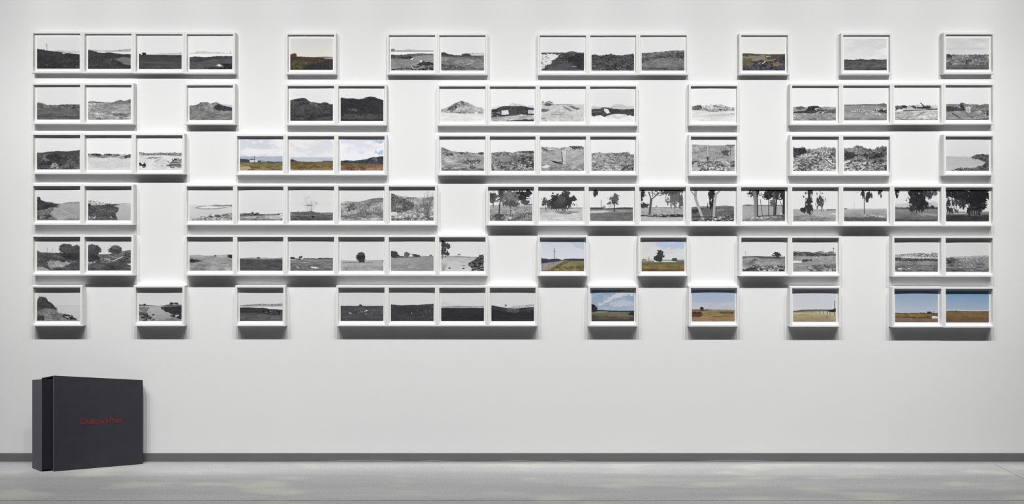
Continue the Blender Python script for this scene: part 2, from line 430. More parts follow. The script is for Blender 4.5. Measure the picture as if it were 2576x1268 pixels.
# (row, column, paper bow, label, painting steps); in the steps x, y run 0..1 from the picture's upper left corner
PICTURES = [
# ---- top row
(0, 0, .0032, 'framed monochrome photo of dark scrub with an aerial mast, top left corner of the display', [
 ('S', 224, 220), ('B', [(0, .5), (.3, .43), (.5, .41), (.75, .43), (1, .43)], [.5], 205, 10, 's', .006), ('V', .235, .23, .42, 120, .008), ('V', .225, .22, .26, 150, .03, .6), ('I', .21, .3, .26, .3, 150, .006, .7),
 ('L', [(0, .37), (.17, .39), (.2, .42), (.4, .45), (.6, .47), (1, .53)], 56, 16, 'd', .012), ('B', [(.57, .485), (.66, .49), (.78, .5), (1, .51)], [(.57, .49), (.62, .53), (.7, .5), (.8, .515), (1, .545)], 225, 5, 'n', .004, (.58, 1)),
 ('L', [(0, .6), (.5, .58), (1, .62)], 52, 18, 'd'), ('K', .5, .7, 1, .98, 9, .012, 120, 190), ('K', .1, .8, .5, .98, 5, .01, 110, 160)]),
(0, 1, None, 'framed monochrome photo of dark shore with a white inlet, second picture of the top row', [
 ('S', 226, 222), ('B', [(0, .37), (.15, .4), (.5, .42), (.7, .4), (.85, .375), (1, .36)], [.48], 165, 40, 's', .01), ('B', [.45], [.5], 232, 4, 'n', .004), ('L', [(0, .4), (.1, .42), (.25, .46), (.3, .48), (.45, .47), (1, .49)], 58, 14, 'd', .01), ('B', [(.2, .45), (1, .475)], [(.2, .47), (.35, .49), (.5, .47), (.8, .53), (1, .53)], 225, 4, 'n', .006, (.22, 1)),
 ('L', [(0, .6), (1, .55)], 56, 18, 'd'), ('P', [(.62, .68), (.8, .62), (1, .66), (1, .86), (.88, .87), (.75, .76)], 112, 8, 's'), ('K', .2, .7, .7, .98, 14, .012, 90, 150), ('K', .5, .66, .56, .7, 2, .015, 170, 200)]),
(0, 2, None, 'framed monochrome photo of a flat dark field with one low bush, top row', [
 ('S', 232, 230), ('B', [(0, .55), (.5, .5), (.8, .49), (1, .47)], [.56], 190, 40, 's', .008), ('L', [(0, .5), (.06, .54), (.5, .545), (1, .55)], 60, 12, 's', .006, 78), ('T', .125, .51, .05, .05, 48), ('I', .05, .78, .95, .8, 115, .009, .6), ('I', .3, .81, 1, .83, 105, .006, .5), ('L', [(0, .9), (1, .9)], 74, 16, 's')]),
(0, 3, None, 'framed monochrome photo of a bay behind dark banks, right end of the top left block', [
 ('S', 234, 234), ('B', [(.1, .46), (.2, .43), (.32, .42), (.45, .45), (.7, .46), (1, .47)], [(0, .47), (1, .475)], 195, 45, 's', .006, (.12, .8)), ('B', [.483], [.5], 178, 30, 's', .004), ('V', .955, .42, .49, 150, .012), ('L', [.51], 236, 3, 's', .003),
 ('L', [(0, .62), (.12, .59), (.4, .61), (.6, .58), (1, .575)], 66, 20, 'd', .014), ('L', [(0, .78), (.3, .75), (.5, .68), (1, .66)], 84, 12, 's', .02), ('P', [(.62, .86), (.72, .84), (.78, .88), (.7, .91)], 225, 8, 'n', .02), ('P', [(.75, .8), (1, .82), (1, .92), (.8, .9)], 40, 30, 'r', .05), ('P', [(.3, .98), (.6, .92), (1, .93), (1, 1), (.3, 1)], 44, 26, 'r', .05)]),
(0, 5, None, 'framed colour photo of brown dusk scrub alone near the top, fifth in its row', [
 ('S', (214, 213, 212), (232, 226, 212)), ('B', [(.4, .6), (.7, .575), (.85, .57), (1, .59)], [.65], (168, 152, 146), 8, 's', .006), ('L', [(0, .56), (.15, .57), (.3, .585), (.45, .59), (.7, .6), (1, .61)], (70, 56, 44), 14, 'r', .012), ('T', .08, .54, .085, .06, (84, 66, 36), .7),
 ('B', [(.75, .625), (1, .63)], [(.8, .64), (1, .65)], (215, 210, 205), 3, 'n', .003, (.79, 1)), ('P', [(0, .72), (.3, .7), (.6, .85), (.5, 1), (0, 1)], (78, 76, 44), 24, 'r', .08), ('P', [(.5, .75), (1, .7), (1, 1), (.3, 1)], (52, 45, 52), 14, 'd', .08), ('K', .3, .65, .7, .78, 16, .014, 80, 130)]),
(0, 7, None, 'framed monochrome photo of rocky shore with a small building, left of the top row pair', [
 ('S', 228, 226), ('B', [(0, .38), (.3, .35), (.42, .32), (.55, .34), (.7, .37), (1, .37)], [.4], 200, 25, 's', .006), ('B', [.375], [.4], 120, 30, 's', .004), ('B', [.32], [.41], 135, 40, 'g', .004, (0, .095)), ('L', [.405], 238, 3, 's', .002),
 ('L', [(0, .5), (.3, .5), (.6, .46), (.75, .46), (1, .48)], 92, 60, 'r', .015), ('L', [(0, .64), (.4, .62), (.6, .54), (1, .5)], 140, 26, 's', .02), ('P', [(.42, .65), (.5, .6), (.54, .6), (.5, .67)], 235, 8, 'n', .02), ('P', [(.25, .56), (.5, .56), (.5, .63), (.25, .64)], 55, 60, 'r', .04),
 ('P', [(.6, .84), (.75, .72), (1, .74), (1, .84)], 50, 40, 'r', .04), ('L', [(0, .97), (.4, .88), (.7, .82), (1, .84)], 84, 75, 'r', .02), ('K', .66, .68, .74, .73, 4, .025, 210, 240), ('K', .48, .85, .54, .92, 3, .02, 225, 245)]),
(0, 8, None, 'framed monochrome photo of debris field with two dark mounds, right of the top row pair', [
 ('S', 230, 228), ('B', [(0, .6), (.5, .5), (.7, .44), (1, .43)], [.6], 188, 50, 's', .01), ('B', [(0, .43), (.08, .42), (.15, .47), (.3, .51), (.5, .53)], [.6], 64, 20, 'd', .01), ('T', .59, .51, .11, .055, 58, .3), ('B', [(.3, .53), (1, .55)], [.6], 78, 26, 's', .01), ('L', [(0, .57), (1, .56)], 122, 42, 's', .015), ('L', [(0, .8), (1, .95)], 100, 40, 's', .03), ('K', .1, .65, .95, .98, 45, .02, 80, 210)]),
(0, 10, None, 'framed monochrome photo of a pale bank beside dark ground, left of the top row trio', [
 ('S', 228, 226), ('L', [.425], 74, 14, 's', .006), ('T', .7, .42, .1, .03, 90, .8), ('P', [(0, .49), (.25, .46), (.46, .48), (.38, .58), (.26, .68), (.27, .76), (.14, .84), (.04, .93), (0, .94)], 214, 26, 's', .05), ('K', .02, .55, .3, .9, 26, .018, 60, 120), ('L', [(0, .99), (.1, .92), (.25, .82), (.3, .72), (.42, .56), (.5, .48), (.8, .46), (1, .44)], 68, 20, 's', .02),
 ('P', [(.5, .6), (.8, .5), (1, .5), (1, .98), (.85, .9), (.75, .75)], 46, 20, 'r', .08), ('K', .4, .5, .8, .75, 24, .014, 40, 190), ('K', .72, .84, .84, .88, 3, .02, 200, 230), ('P', [(.2, .85), (.6, .75), (.75, .85), (.5, 1), (.1, 1)], 82, 14, 's', .06)]),
(0, 11, None, 'framed monochrome photo of a dark rubble heap, middle of the top row trio', [
 ('S', 228, 226), ('L', [(0, .5), (.1, .49), (.25, .52), (.4, .49), (.45, .47), (.55, .5), (.7, .52), (.88, .49), (.95, .45), (1, .49)], 72, 46, 'r', .03), ('K', .05, .6, .95, .98, 60, .022, 40, 120)]),
(0, 12, None, 'framed monochrome photo of a grey rubble slope rising right, right of the top row trio', [
 ('S', 228, 226), ('L', [(0, .44), (.25, .43), (.45, .4), (.7, .37), (1, .36)], 112, 60, 'r', .015), ('B', [(0, .6), (.3, .52), (.5, .44), (1, .44)], [(0, .7), (.5, .6), (1, .62)], 80, 55, 'r', .03), ('L', [(0, .78), (.4, .64), (.7, .66), (1, .74)], 122, 26, 'n', .03), ('L', [.9], 98, 30, 's', .03)]),
(0, 14, None, 'framed colour photo of purple-brown rubble with a yellow shrub, alone in the top row', [
 ('S', (226, 226, 226), (236, 234, 218)), ('L', [(0, .46), (.15, .455), (.3, .475), (.6, .49), (1, .48)], (74, 76, 62), 12, 's', .008), ('P', [(0, .55), (.35, .53), (.5, .5), (.6, .66), (.3, .75), (0, .7)], (138, 124, 106), 12, 's', .03), ('L', [(0, .95), (.2, .72), (.4, .68), (.6, .62), (1, .54)], (68, 63, 76), 40, 'r', .03),
 ('P', [(0, .62), (.2, .6), (.25, .85), (0, .85)], (98, 92, 60), 22, 'r', .06), ('P', [(.5, .66), (.8, .64), (.7, .72), (.5, .72)], (140, 114, 84), 12, 's', .03), ('T', .8, .8, .1, .07, (142, 116, 70), .6), ('I', .47, .78, .53, .72, 225, .018), ('I', .37, .8, .42, .75, 170, .012), ('K', .5, .52, .65, .58, 7, .02, 150, 225), ('K', .2, .7, 1, .98, 40, .016, 30, 150), ('P', [(.75, .9), (1, .86), (1, 1), (.8, 1)], (60, 60, 86), 26, 'r', .05)]),
(0, 16, None, 'framed monochrome photo of flat dark grass under clouds, sixth from the right in upper area', [
 ('S', 218, 232, 10), ('P', [(.62, .3), (.8, .2), (.88, .12), (1, .14), (1, .3), (.8, .34)], 214, 6, 'c', .05), ('L', [(0, .655), (.2, .67), (.35, .65), (.37, .625), (.4, .65), (.55, .67), (.68, .645), (.75, .66), (1, .66)], 60, 10, 's', .012), ('L', [(0, .7), (.5, .69), (1, .68)], 88, 28, 's', .01), ('L', [.92], 76, 26, 's', .02)]),
(0, 18, None, 'framed monochrome photo of grey brush under streaky cloud, top right corner of the display', [
 ('S', 206, 224, 12), ('B', [.3], [.37], 204, 8, 's', .02), ('L', [.52], 112, 66, 'r', .02), ('K', 0, .53, 1, .85, 60, .015, 60, 190), ('P', [(0, .52), (.18, .52), (.16, .62), (0, .64)], 60, 30, 'r', .05), ('L', [(0, .87), (.3, .83), (.6, .86), (1, .84)], 92, 22, 's', .02)]),
# ---- second row
(1, 0, None, 'framed monochrome photo of dull rubble flats, left end of the second row', [
 ('S', 226, 224), ('L', [(0, .46), (.08, .465), (.16, .49), (.22, .53), (.35, .54), (.5, .54), (.6, .52), (1, .52)], 112, 56, 'r', .015), ('P', [(.5, .53), (1, .52), (1, .66), (.7, .64)], 76, 80, 'r', .03), ('L', [(0, .7), (.3, .63), (.7, .64), (1, .68)], 96, 22, 's', .02), ('I', .2, .75, .45, .75, 140, .01, .6), ('L', [.88], 88, 26, 's', .03)]),
(1, 1, None, 'framed monochrome photo of pale gravel with a low hill right, second in the second row', [
 ('S', 234, 230), ('L', [(0, .43), (.05, .41), (.3, .43), (.55, .46), (.66, .41), (.75, .365), (.84, .4), (.93, .37), (1, .33)], 116, 44, 'n', .01), ('L', [(0, .47), (.3, .46), (.55, .48), (.75, .5), (1, .48)], 152, 60, 's', .02), ('P', [(.12, .47), (.2, .47), (.18, .51), (.13, .51)], 235, 6, 'n', .02), ('K', 0, .45, .45, .65, 50, .018, 90, 190), ('L', [.78], 150, 70, 's', .03)]),
(1, 3, None, 'framed monochrome photo of a twin-humped earth mound, alone in the second row', [
 ('S', 236, 234), ('B', [(0, .55), (.7, .48), (.9, .5), (1, .52)], [.7], 205, 20, 's', .015), ('L', [(0, .53), (.14, .53), (.2, .49), (.28, .43), (.42, .43), (.48, .475), (.55, .45), (.64, .43), (.72, .49), (.8, .53), (1, .6)], 128, 62, 'n', .01), ('P', [(.55, .6), (.66, .5), (.8, .54), (1, .61), (1, .72), (.7, .7)], 58, 20, 'd', .03), ('L', [(0, .62), (.25, .69), (.6, .71), (1, .7)], 120, 34, 's', .01)]),
(1, 5, None, 'framed monochrome photo of a dark textured slope falling right, left of a second row pair', [
 ('S', 228, 226), ('L', [(0, .35), (.08, .325), (.2, .29), (.28, .275), (.36, .29), (.42, .35), (.47, .4), (.6, .42), (.7, .45), (.8, .41), (.88, .43), (.93, .475), (1, .47)], 66, 34, 'd', .008), ('L', [(.0, .9), (1, .86)], 60, 30, 's', .02), ('P', [(.45, .42), (.65, .45), (.75, .62), (.5, .55)], 88, 26, 'd', .04)]),
(1, 6, None, 'framed monochrome photo of a very dark hill, right of the second row pair', [
 ('S', 230, 228), ('L', [(0, .26), (.15, .285), (.3, .28), (.42, .31), (.54, .29), (.6, .25), (.7, .225), (.8, .25), (.9, .3), (1, .34)], 50, 14, 'd', .006), ('P', [(.15, .6), (.3, .61), (.45, .66), (.25, .66)], 88, 24, 's', .05), ('L', [(0, .78), (.3, .76), (1, .78)], 66, 26, 'd', .03), ('L', [(0, .92), (.5, .95), (1, .96)], 50, 14, 'd', .02), ('K', .6, .65, 1, .95, 16, .012, 70, 120)]),
(1, 8, None, 'framed monochrome photo of a pointed pale hill over white sand, second row centre', [
 ('S', 234, 236), ('L', [(0, .62), (.1, .58), (.15, .55), (.22, .5), (.32, .43), (.4, .38), (.48, .345), (.56, .38), (.7, .46), (.82, .55), (.92, .56), (1, .61)], 170, 60, 'n', .01), ('P', [(.1, .66), (.24, .5), (.42, .4), (.4, .55), (.3, .68)], 92, 80, 'g', .04), ('P', [(.45, .35), (.52, .38), (.56, .48), (.48, .45)], 80, 60, 'g', .02), ('B', [(0, .64), (.3, .7), (.6, .72), (1, .68)], [(0, .74), (1, .75)], 150, 90, 'r', .02), ('L', [(0, .72), (.5, .755), (1, .75)], 222, 16, 's', .006)]),
(1, 9, None, 'framed monochrome photo of a dark heap with a blank white board, second row', [
 ('S', 236, 234), ('B', [(.35, .55), (.45, .44), (.52, .41), (.6, .45), (.7, .44), (.8, .5), (1, .5)], [.6], 208, 34, 'n', .01, (.3, 1)), ('B', [(0, .56), (.12, .55), (.15, .5)], [.62], 210, 20, 'n', .01, (0, .2)), ('L', [(0, .63), (.12, .6), (.2, .55), (.32, .51), (.5, .52), (.7, .51), (.85, .55), (1, .58)], 62, 34, 'r', .012), ('B', [(.85, .63), (1, .64)], [(.85, .76), (1, .75)], 170, 80, 'r', .01, (.86, 1)), ('P', [(.24, .66), (.4, .64), (.41, .78), (.24, .79)], 214, 12, 'n', .004), ('K', .02, .68, .2, .85, 12, .03, 90, 160),
 ('L', [(0, .88), (.3, .84), (.6, .81), (.7, .77), (.85, .8), (1, .8)], 168, 40, 's', .008), ('K', .68, .79, .72, .82, 2, .02, 240, 250), ('P', [(.3, 1), (.6, .96), (.8, .92), (1, .93), (1, 1)], 58, 12, 's', .02)]),
(1, 10, None, 'framed monochrome photo of pale washed-out mounds with a dark bush left, second row', [
 ('S', 234, 230), ('L', [(0, .46), (.5, .45), (.8, .47), (1, .45)], 196, 22, 's', .01), ('B', [(0, .35), (.1, .38), (.2, .36), (.28, .39), (.3, .47)], [(0, .5), (.3, .48)], 168, 60, 'b', .02, (0, .3)), ('T', .17, .47, .08, .05, 84, .6), ('B', [.455], [.475], 120, 30, 's', .006, (.35, .72)), ('L', [(0, .52), (.3, .52), (.42, .5), (.5, .47), (.58, .49), (.7, .5), (.85, .62), (1, .62)], 198, 24, 'n', .01), ('P', [(.57, .49), (.7, .51), (.9, .59), (.86, .63), (.75, .6)], 120, 40, 'n', .02), ('P', [(.5, .51), (.62, .55), (.75, .66), (.7, .68), (.55, .6)], 130, 30, 'n', .02), ('T', .08, .65, .1, .05, 100, .6),
 ('P', [(.2, .66), (.35, .6), (.55, .62), (.6, .74), (.5, .77), (.22, .79)], 190, 40, 'g', .02), ('B', [.77], [.795], 140, 30, 's', .01, (.22, .5)), ('K', 0, .88, .12, 1, 12, .02, 90, 150)]),
(1, 11, .0034, 'framed monochrome photo of a dark bank under faint white peaks, second row', [
 ('S', 228, 224), ('B', [(0, .5), (.3, .56), (.45, .54), (.52, .48), (.58, .44), (.64, .47), (.7, .46), (.85, .53), (1, .5)], [.62], 200, 24, 'n', .012), ('L', [(0, .61), (.2, .6), (.28, .55), (.35, .56), (.5, .595), (.7, .62), (1, .6)], 66, 24, 'd', .01), ('P', [(.25, .555), (.32, .57), (.3, .6), (.24, .58)], 110, 30, 'n', .01), ('P', [(.3, .6), (.36, .6), (.42, .68), (.44, .74), (.36, .74), (.31, .68)], 222, 18, 'n', .02), ('P', [(.0, .66), (.25, .68), (.1, .74), (0, .73)], 96, 40, 'n', .03),
 ('L', [(0, .8), (.06, .85), (.15, .8), (.22, .8), (.3, .86), (.4, .8), (.55, .76), (.8, .78), (.9, .83), (1, .83)], 214, 30, 'n', .01), ('L', [(0, .84), (.06, .87), (.2, .84), (.3, .89), (.45, .86), (.63, .92), (.8, .86), (.9, .8), (1, .86)], 232, 8, 'n', .01)]),
(1, 13, .0022, 'framed monochrome photo of broken concrete on white ground, alone in the second row', [
 ('S', 236, 238), ('L', [(0, .53), (.2, .5), (.3, .53), (.42, .48), (.5, .48), (.58, .52), (.65, .46), (.72, .49), (.8, .54), (1, .57)], 175, 100, 'r', .02), ('P', [(0, .53), (.2, .5), (.22, .6), (.1, .64), (0, .64)], 90, 60, 'r', .04), ('K', .3, .5, .85, .64, 50, .025, 40, 240), ('L', [(0, .65), (.3, .67), (.6, .69), (1, .67)], 220, 18, 's', .01), ('I', .36, .69, .62, .7, 110, .01), ('K', .92, .73, .99, .79, 4, .02, 40, 90), ('B', [(0, .85), (.5, .8), (1, .78)], [(0, .87), (.5, .83), (1, .82)], 196, 16, 's', .01)]),
(1, 15, None, 'framed monochrome photo of a dark boulder pile with white rocks, second row', [
 ('S', 236, 236), ('L', [(0, .57), (.5, .58), (.8, .56), (1, .58)], 150, 24, 's', .01), ('T', .17, .6, .11, .05, 88, .4), ('B', [(.7, .64), (1, .65)], [.76], 92, 70, 'r', .02, (.68, 1)), ('P', [(.28, .66), (.36, .58), (.45, .54), (.56, .53), (.64, .6), (.72, .66), (.75, .75), (.4, .77), (.25, .74)], 58, 46, 'r', .03), ('K', .52, .6, .74, .76, 34, .025, 90, 240), ('B', [(0, .72), (.3, .68)], [(0, .76), (.35, .76)], 62, 16, 's', .01, (0, .36)), ('L', [(0, .77), (.5, .78), (1, .76)], 146, 46, 'n', .01), ('K', 0, .82, .12, .9, 8, .02, 190, 230)]),
(1, 16, None, 'framed monochrome photo of white rubble scattered on grey sand, second in second row right group', [
 ('S', 234, 230), ('L', [(0, .5), (.3, .5), (.5, .48), (.75, .49), (.85, .475), (.93, .45), (1, .5)], 112, 30, 'n', .008), ('L', [(0, .53), (.5, .52), (.8, .55), (1, .58)], 146, 16, 's', .01), ('K', .35, .53, .85, .58, 30, .016, 70, 240), ('P', [(.74, .68), (.9, .64), (1, .66), (1, .76), (.85, .74)], 56, 60, 'r', .03), ('K', .74, .63, .97, .68, 16, .018, 210, 245), ('K', .15, .64, .5, .72, 26, .022, 150, 245), ('K', .4, .68, .84, .82, 50, .024, 70, 245), ('K', .02, .74, .3, .87, 10, .018, 170, 240), ('L', [.93], 126, 28, 's', .02)]),
(1, 17, None, 'framed monochrome photo of long logs and driftwood on a beach, second row right group', [
 ('S', 236, 234), ('B', [(0, .54), (.5, .52), (.7, .52), (1, .53)], [.65], 185, 60, 'r', .02), ('P', [(0, .56), (.15, .55), (.22, .52), (.3, .58), (.25, .63), (0, .7)], 70, 90, 'r', .04), ('P', [(.35, .57), (.45, .52), (.5, .6), (.7, .56), (.8, .54), (.9, .64), (.7, .67), (.5, .64)], 66, 80, 'r', .03), ('L', [(0, .72), (1, .7)], 182, 50, 'n', .01), ('I', .2, .65, .5, .72, 200, .05), ('I', .2, .7, .98, .66, 52, .02), ('I', .35, .65, .72, .65, 190, .02), ('I', .6, .46, .68, .56, 50, .02), ('I', .8, .63, 1, .63, 150, .02), ('I', .5, .87, .68, .75, 90, .016), ('K', .05, .75, .2, .8, 5, .02, 60, 110), ('B', [.975], [1], 120, 60, 'r', .01)]),
(1, 18, None, 'framed monochrome photo of a splintered white stump in brush, right end of the second row', [
 ('S', 232, 226), ('L', [(0, .5), (.1, .49), (.3, .5), (.35, .45), (.5, .5), (.8, .52), (.9, .49), (1, .5)], 118, 62, 'r', .02), ('P', [(0, .57), (.3, .6), (.45, .7), (.2, .72), (0, .74)], 66, 30, 'n', .03), ('P', [(.32, .46), (.4, .48), (.44, .68), (.38, .7), (.33, .56)], 58, 60, 'r', .04), ('W', .5, .68, .22, .1, 16, 110), ('P', [(.44, .58), (.56, .56), (.57, .76), (.52, .78), (.44, .72)], 205, 50, 'g', .02), ('I', .45, .6, .45, .73, 60, .01), ('I', .49, .6, .49, .75, 60, .01), ('I', .53, .6, .53, .76, 60, .01),
 ('L', [(0, .73), (.35, .72), (.5, .78), (.7, .72), (1, .68)], 144, 40, 'n', .01), ('I', .15, .78, .33, .94, 72, .022), ('P', [(.7, .65), (1, .62), (1, .92), (.8, .82)], 136, 90, 'r', .04), ('B', [(.6, .97), (1, .94)], [1], 80, 50, 'r', .01)]),
# ---- third row
(2, 0, None, 'framed monochrome photo of low dark hills over rough ground, left end of the third row', [
 ('S', 230, 228), ('L', [(0, .465), (.12, .47), (.25, .44), (.38, .43), (.48, .41), (.58, .42), (.7, .43), (.85, .41), (1, .385)], 76, 14, 'n', .008), ('L', [(0, .5), (.2, .5), (.5, .55), (1, .6)], 88, 60, 'n', .02), ('P', [(.2, .53), (.5, .52), (.65, .62), (.5, .7), (.25, .66)], 60, 30, 'n', .05), ('L', [(0, .78), (.4, .7), (1, .7)], 82, 44, 'n', .03), ('P', [(.3, .9), (.42, .8), (.5, .9), (.6, 1), (.3, 1)], 120, 70, 'r', .05)]),
(2, 1, None, 'framed monochrome photo of white flats beneath scattered dark dunes, second in the third row', [
 ('S', 238, 238), ('L', [(0, .49), (.06, .5), (.15, .49), (.25, .51), (.35, .53), (.42, .5), (.5, .5), (.65, .51), (.8, .51), (.93, .53), (1, .49)], 150, 90, 's', .015), ('T', .2, .53, .1, .035, 60, .5), ('T', .48, .53, .09, .03, 76, .5), ('T', .68, .54, .07, .03, 80, .5), ('P', [(.82, .6), (.92, .54), (1, .51), (1, .62), (.88, .66)], 96, 60, 's', .03), ('L', [(0, .6), (.3, .63), (.6, .61), (.8, .66), (1, .62)], 212, 22, 's', .02), ('L', [.7], 210, 14, 's', .03)]),
(2, 2, None, 'framed monochrome photo of white ground strewn with dark debris, third in the third row', [
 ('S', 238, 238), ('L', [(0, .45), (.1, .45), (.2, .48), (.35, .47), (.5, .46), (.7, .47), (.8, .45), (.9, .47), (1, .46)], 148, 90, 'r', .02), ('L', [(0, .55), (.5, .54), (1, .56)], 214, 22, 's', .01), ('P', [(.1, .63), (.4, .6), (.6, .6), (.3, .65)], 120, 30, 's', .03), ('K', .3, .66, .9, .9, 20, .03, 150, 200), ('P', [(0, .8), (.06, .78), (.2, .88), (.14, .91), (0, .9)], 60, 90, 'r', .05), ('K', .07, .8, .1, .84, 2, .02, 230, 245), ('K', .64, .73, .7, .78, 3, .02, 50, 80),
 ('P', [(.62, .88), (.8, .72), (1, .66), (1, .96), (.85, .93)], 130, 90, 's', .05), ('P', [(.74, .68), (.9, .64), (.9, .72), (.8, .72)], 60, 40, 'r', .04)]),
(2, 4, -.001, 'framed colour photo of a meadow with a white shed and utility pole, third row', [
 ('S', (206, 208, 220), (216, 220, 228), 1.0, (232, 232, 236)), ('B', [.55], [.74], (168, 180, 200), 8, 's', .02), ('L', [(0, .62), (.15, .64), (.22, .66), (.28, .62), (.42, .68), (.6, .7), (.8, .72), (1, .72)], (66, 70, 74), 14, 'n', .012), ('B', [.665], [.735], (206, 208, 216), 4, 'n', .003, (.23, .42)), ('B', [.7], [.73], (150, 156, 168), 8, 's', .004, (.5, .64)), ('L', [(0, .75), (.5, .75), (1, .745)], (118, 112, 70), 24, 's', .008), ('L', [(0, .82), (.5, .86), (1, .84)], (134, 110, 74), 34, 's', .02), ('P', [(0, .9), (.2, .87), (.3, .95), (0, 1)], (176, 152, 122), 14, 's', .03), ('V', .345, .54, .78, 60, .01), ('I', .33, .56, .36, .56, 80, .006)]),
(2, 5, -.001, 'framed colour photo of an empty olive meadow under white cloud, third row trio', [
 ('S', (212, 215, 226), (222, 224, 228), 1.0, (230, 230, 232)), ('B', [.58], [.7], (182, 192, 208), 8, 's', .02), ('L', [(0, .7), (.5, .715), (1, .7)], (100, 108, 112), 8, 's', .004), ('L', [(0, .645), (.05, .64), (.14, .69), (.2, .72), (1, .74)], (60, 68, 76), 10, 'n', .006), ('B', [.69], [.715], (58, 70, 66), 8, 's', .004, (.76, 1)), ('L', [.725], (112, 98, 62), 26, 's', .006), ('L', [.86], (122, 100, 64), 40, 's', .02), ('B', [.97], [1], (180, 160, 130), 30, 's', .01)]),
(2, 6, -.0012, 'framed colour photo of a reddish meadow below a wooded hill, third row trio', [
 ('S', (214, 220, 232), (218, 224, 232), 1.0, (236, 236, 240)), ('P', [(.75, .0), (1, 0), (1, .14), (.9, .12)], (176, 194, 218), 10, 'c', .08), ('P', [(.8, .4), (1, .36), (1, .5), (.85, .46)], (166, 190, 220), 10, 'c', .06), ('L', [(0, .69), (.13, .67), (.3, .685), (.45, .66), (.6, .64), (.68, .6), (.75, .57), (.85, .57), (.93, .545), (1, .54)], (58, 64, 74), 22, 'b', .01), ('P', [(.7, .66), (.8, .6), (.9, .62), (.85, .69)], (98, 112, 100), 22, 'b', .04), ('L', [(0, .73), (.4, .76), (1, .78)], (88, 92, 60), 24, 's', .015), ('L', [(0, .83), (.4, .82), (1, .8)], (128, 92, 66), 36, 's', .02), ('K', .2, .92, .8, .99, 20, .014, 140, 185)]),
(2, 8, None, 'framed monochrome photo of stony ground with a slope at upper left, third row', [
 ('S', 234, 232), ('L', [(0, .25), (.06, .27), (.12, .31), (.25, .37), (.4, .41), (.6, .4), (.75, .43), (.9, .42), (1, .42)], 150, 60, 'r', .012), ('P', [(0, .25), (.12, .31), (.25, .38), (0, .36)], 120, 20, 'n', .01), ('P', [(.1, .48), (.25, .44), (.32, .5), (.15, .55)], 84, 60, 'r', .05), ('T', .49, .44, .08, .03, 84, .6), ('T', .93, .45, .06, .04, 76, .6), ('L', [(0, .62), (.4, .54), (1, .52)], 158, 60, 's', .02), ('P', [(.5, .66), (.7, .6), (.95, .65), (.8, .85), (.55, .8)], 120, 100, 'r', .06), ('P', [(.66, .9), (.8, .86), (.8, .92), (.68, .93)], 34, 30, 'n', .03), ('K', .6, .78, .85, .92, 6, .02, 235, 250), ('L', [.93], 126, 60, 's', .03)]),
(2, 9, None, 'framed monochrome photo of dense rubble covered slope, second of the third row four', [
 ('S', 234, 232), ('L', [(0, .43), (.15, .41), (.3, .39), (.5, .43), (.62, .38), (1, .37)], 126, 74, 'r', .015), ('P', [(.6, .4), (.8, .375), (1, .365), (1, .45), (.75, .44)], 88, 40, 'r', .03), ('P', [(.15, .55), (.4, .5), (.5, .65), (.3, .75)], 132, 30, 'n', .05), ('P', [(.55, .6), (.9, .5), (1, .6), (1, 1), (.75, .9)], 92, 100, 'r', .06), ('W', .1, 1, .5, .14, 16, 190), ('K', .4, .7, .95, .95, 40, .025, 40, 230)]),
(2, 10, None, 'framed monochrome photo of a standing white slab casting a shadow, third row', [
 ('S', 236, 234), ('L', [(0, .22), (.1, .24), (.4, .27), (.6, .25), (.7, .21), (.85, .22), (1, .25)], 158, 70, 'r', .02), ('P', [(.62, .24), (.75, .2), (.95, .22), (1, .3), (.8, .32)], 84, 70, 'r', .05), ('P', [(0, .26), (.12, .3), (.25, .42), (.05, .4)], 110, 110, 's', .05), ('L', [(0, .4), (.5, .33), (1, .34)], 170, 36, 's', .02), ('L', [(0, .72), (.5, .7), (1, .7)], 154, 50, 'n', .02), ('P', [(0, .84), (.2, .8), (.22, .88), (.02, .9)], 225, 10, 'n', .03), ('P', [(.19, .66), (.33, .69), (.54, .78), (.5, .79), (.3, .74)], 46, 10, 'n', .01), ('P', [(.47, .38), (.58, .38), (.575, .78), (.5, .78)], 208, 26, 'g', .006), ('I', .475, .39, .5, .72, 60, .018), ('K', .5, .95, .95, 1, 12, .02, 80, 120)]),
(2, 11, None, 'framed monochrome photo of evenly speckled grey rubble, right of the third row four', [
 ('S', 234, 232), ('L', [(0, .44), (.18, .41), (.3, .44), (.45, .42), (.6, .43), (.75, .41), (.85, .4), (.92, .47), (1, .47)], 142, 74, 'r', .015), ('K', 0, .45, 1, 1, 130, .016, 70, 215), ('P', [(.66, .88), (.8, .8), (1, .85), (1, 1), (.7, 1)], 96, 80, 'r', .06)]),
(2, 13, None, 'framed monochrome photo of tall grass with a fence post and bush, third row', [
 ('S', 234, 232), ('L', [(0, .16), (.5, .19), (.8, .18), (1, .18)], 160, 20, 's', .008), ('B', [.17], [.2], 70, 20, 's', .008, (.8, 1)), ('L', [(0, .17), (.4, .2), (.55, .3), (.75, .45), (1, .5)], 152, 46, 'g', .02), ('L', [(0, .5), (.3, .4), (.6, .48), (1, .5)], 160, 34, 'g', .04), ('T', .77, .43, .1, .1, 84, .8), ('W', .79, .42, .22, .14, 12, 60), ('V', .9, .22, .5, 80, .012), ('I', .86, .24, .95, .24, 80, .012), ('V', .375, .17, .62, 196, .024), ('V', .4, .2, .62, 80, .012), ('V', .37, .56, .66, 60, .03), ('W', .1, .66, .4, .2, 12, 120),
 ('L', [(0, .66), (.3, .7), (.5, .68), (1, .68)], 136, 110, 'r', .03), ('P', [(0, .78), (.1, .78), (.22, .95), (.1, 1), (0, 1)], 176, 30, 'n', .03), ('P', [(.85, .95), (.9, .88), (1, .86), (1, 1)], 165, 20, 'n', .02)]),
(2, 15, None, 'framed monochrome photo of a broken timber pile against dark bush, third row right pair', [
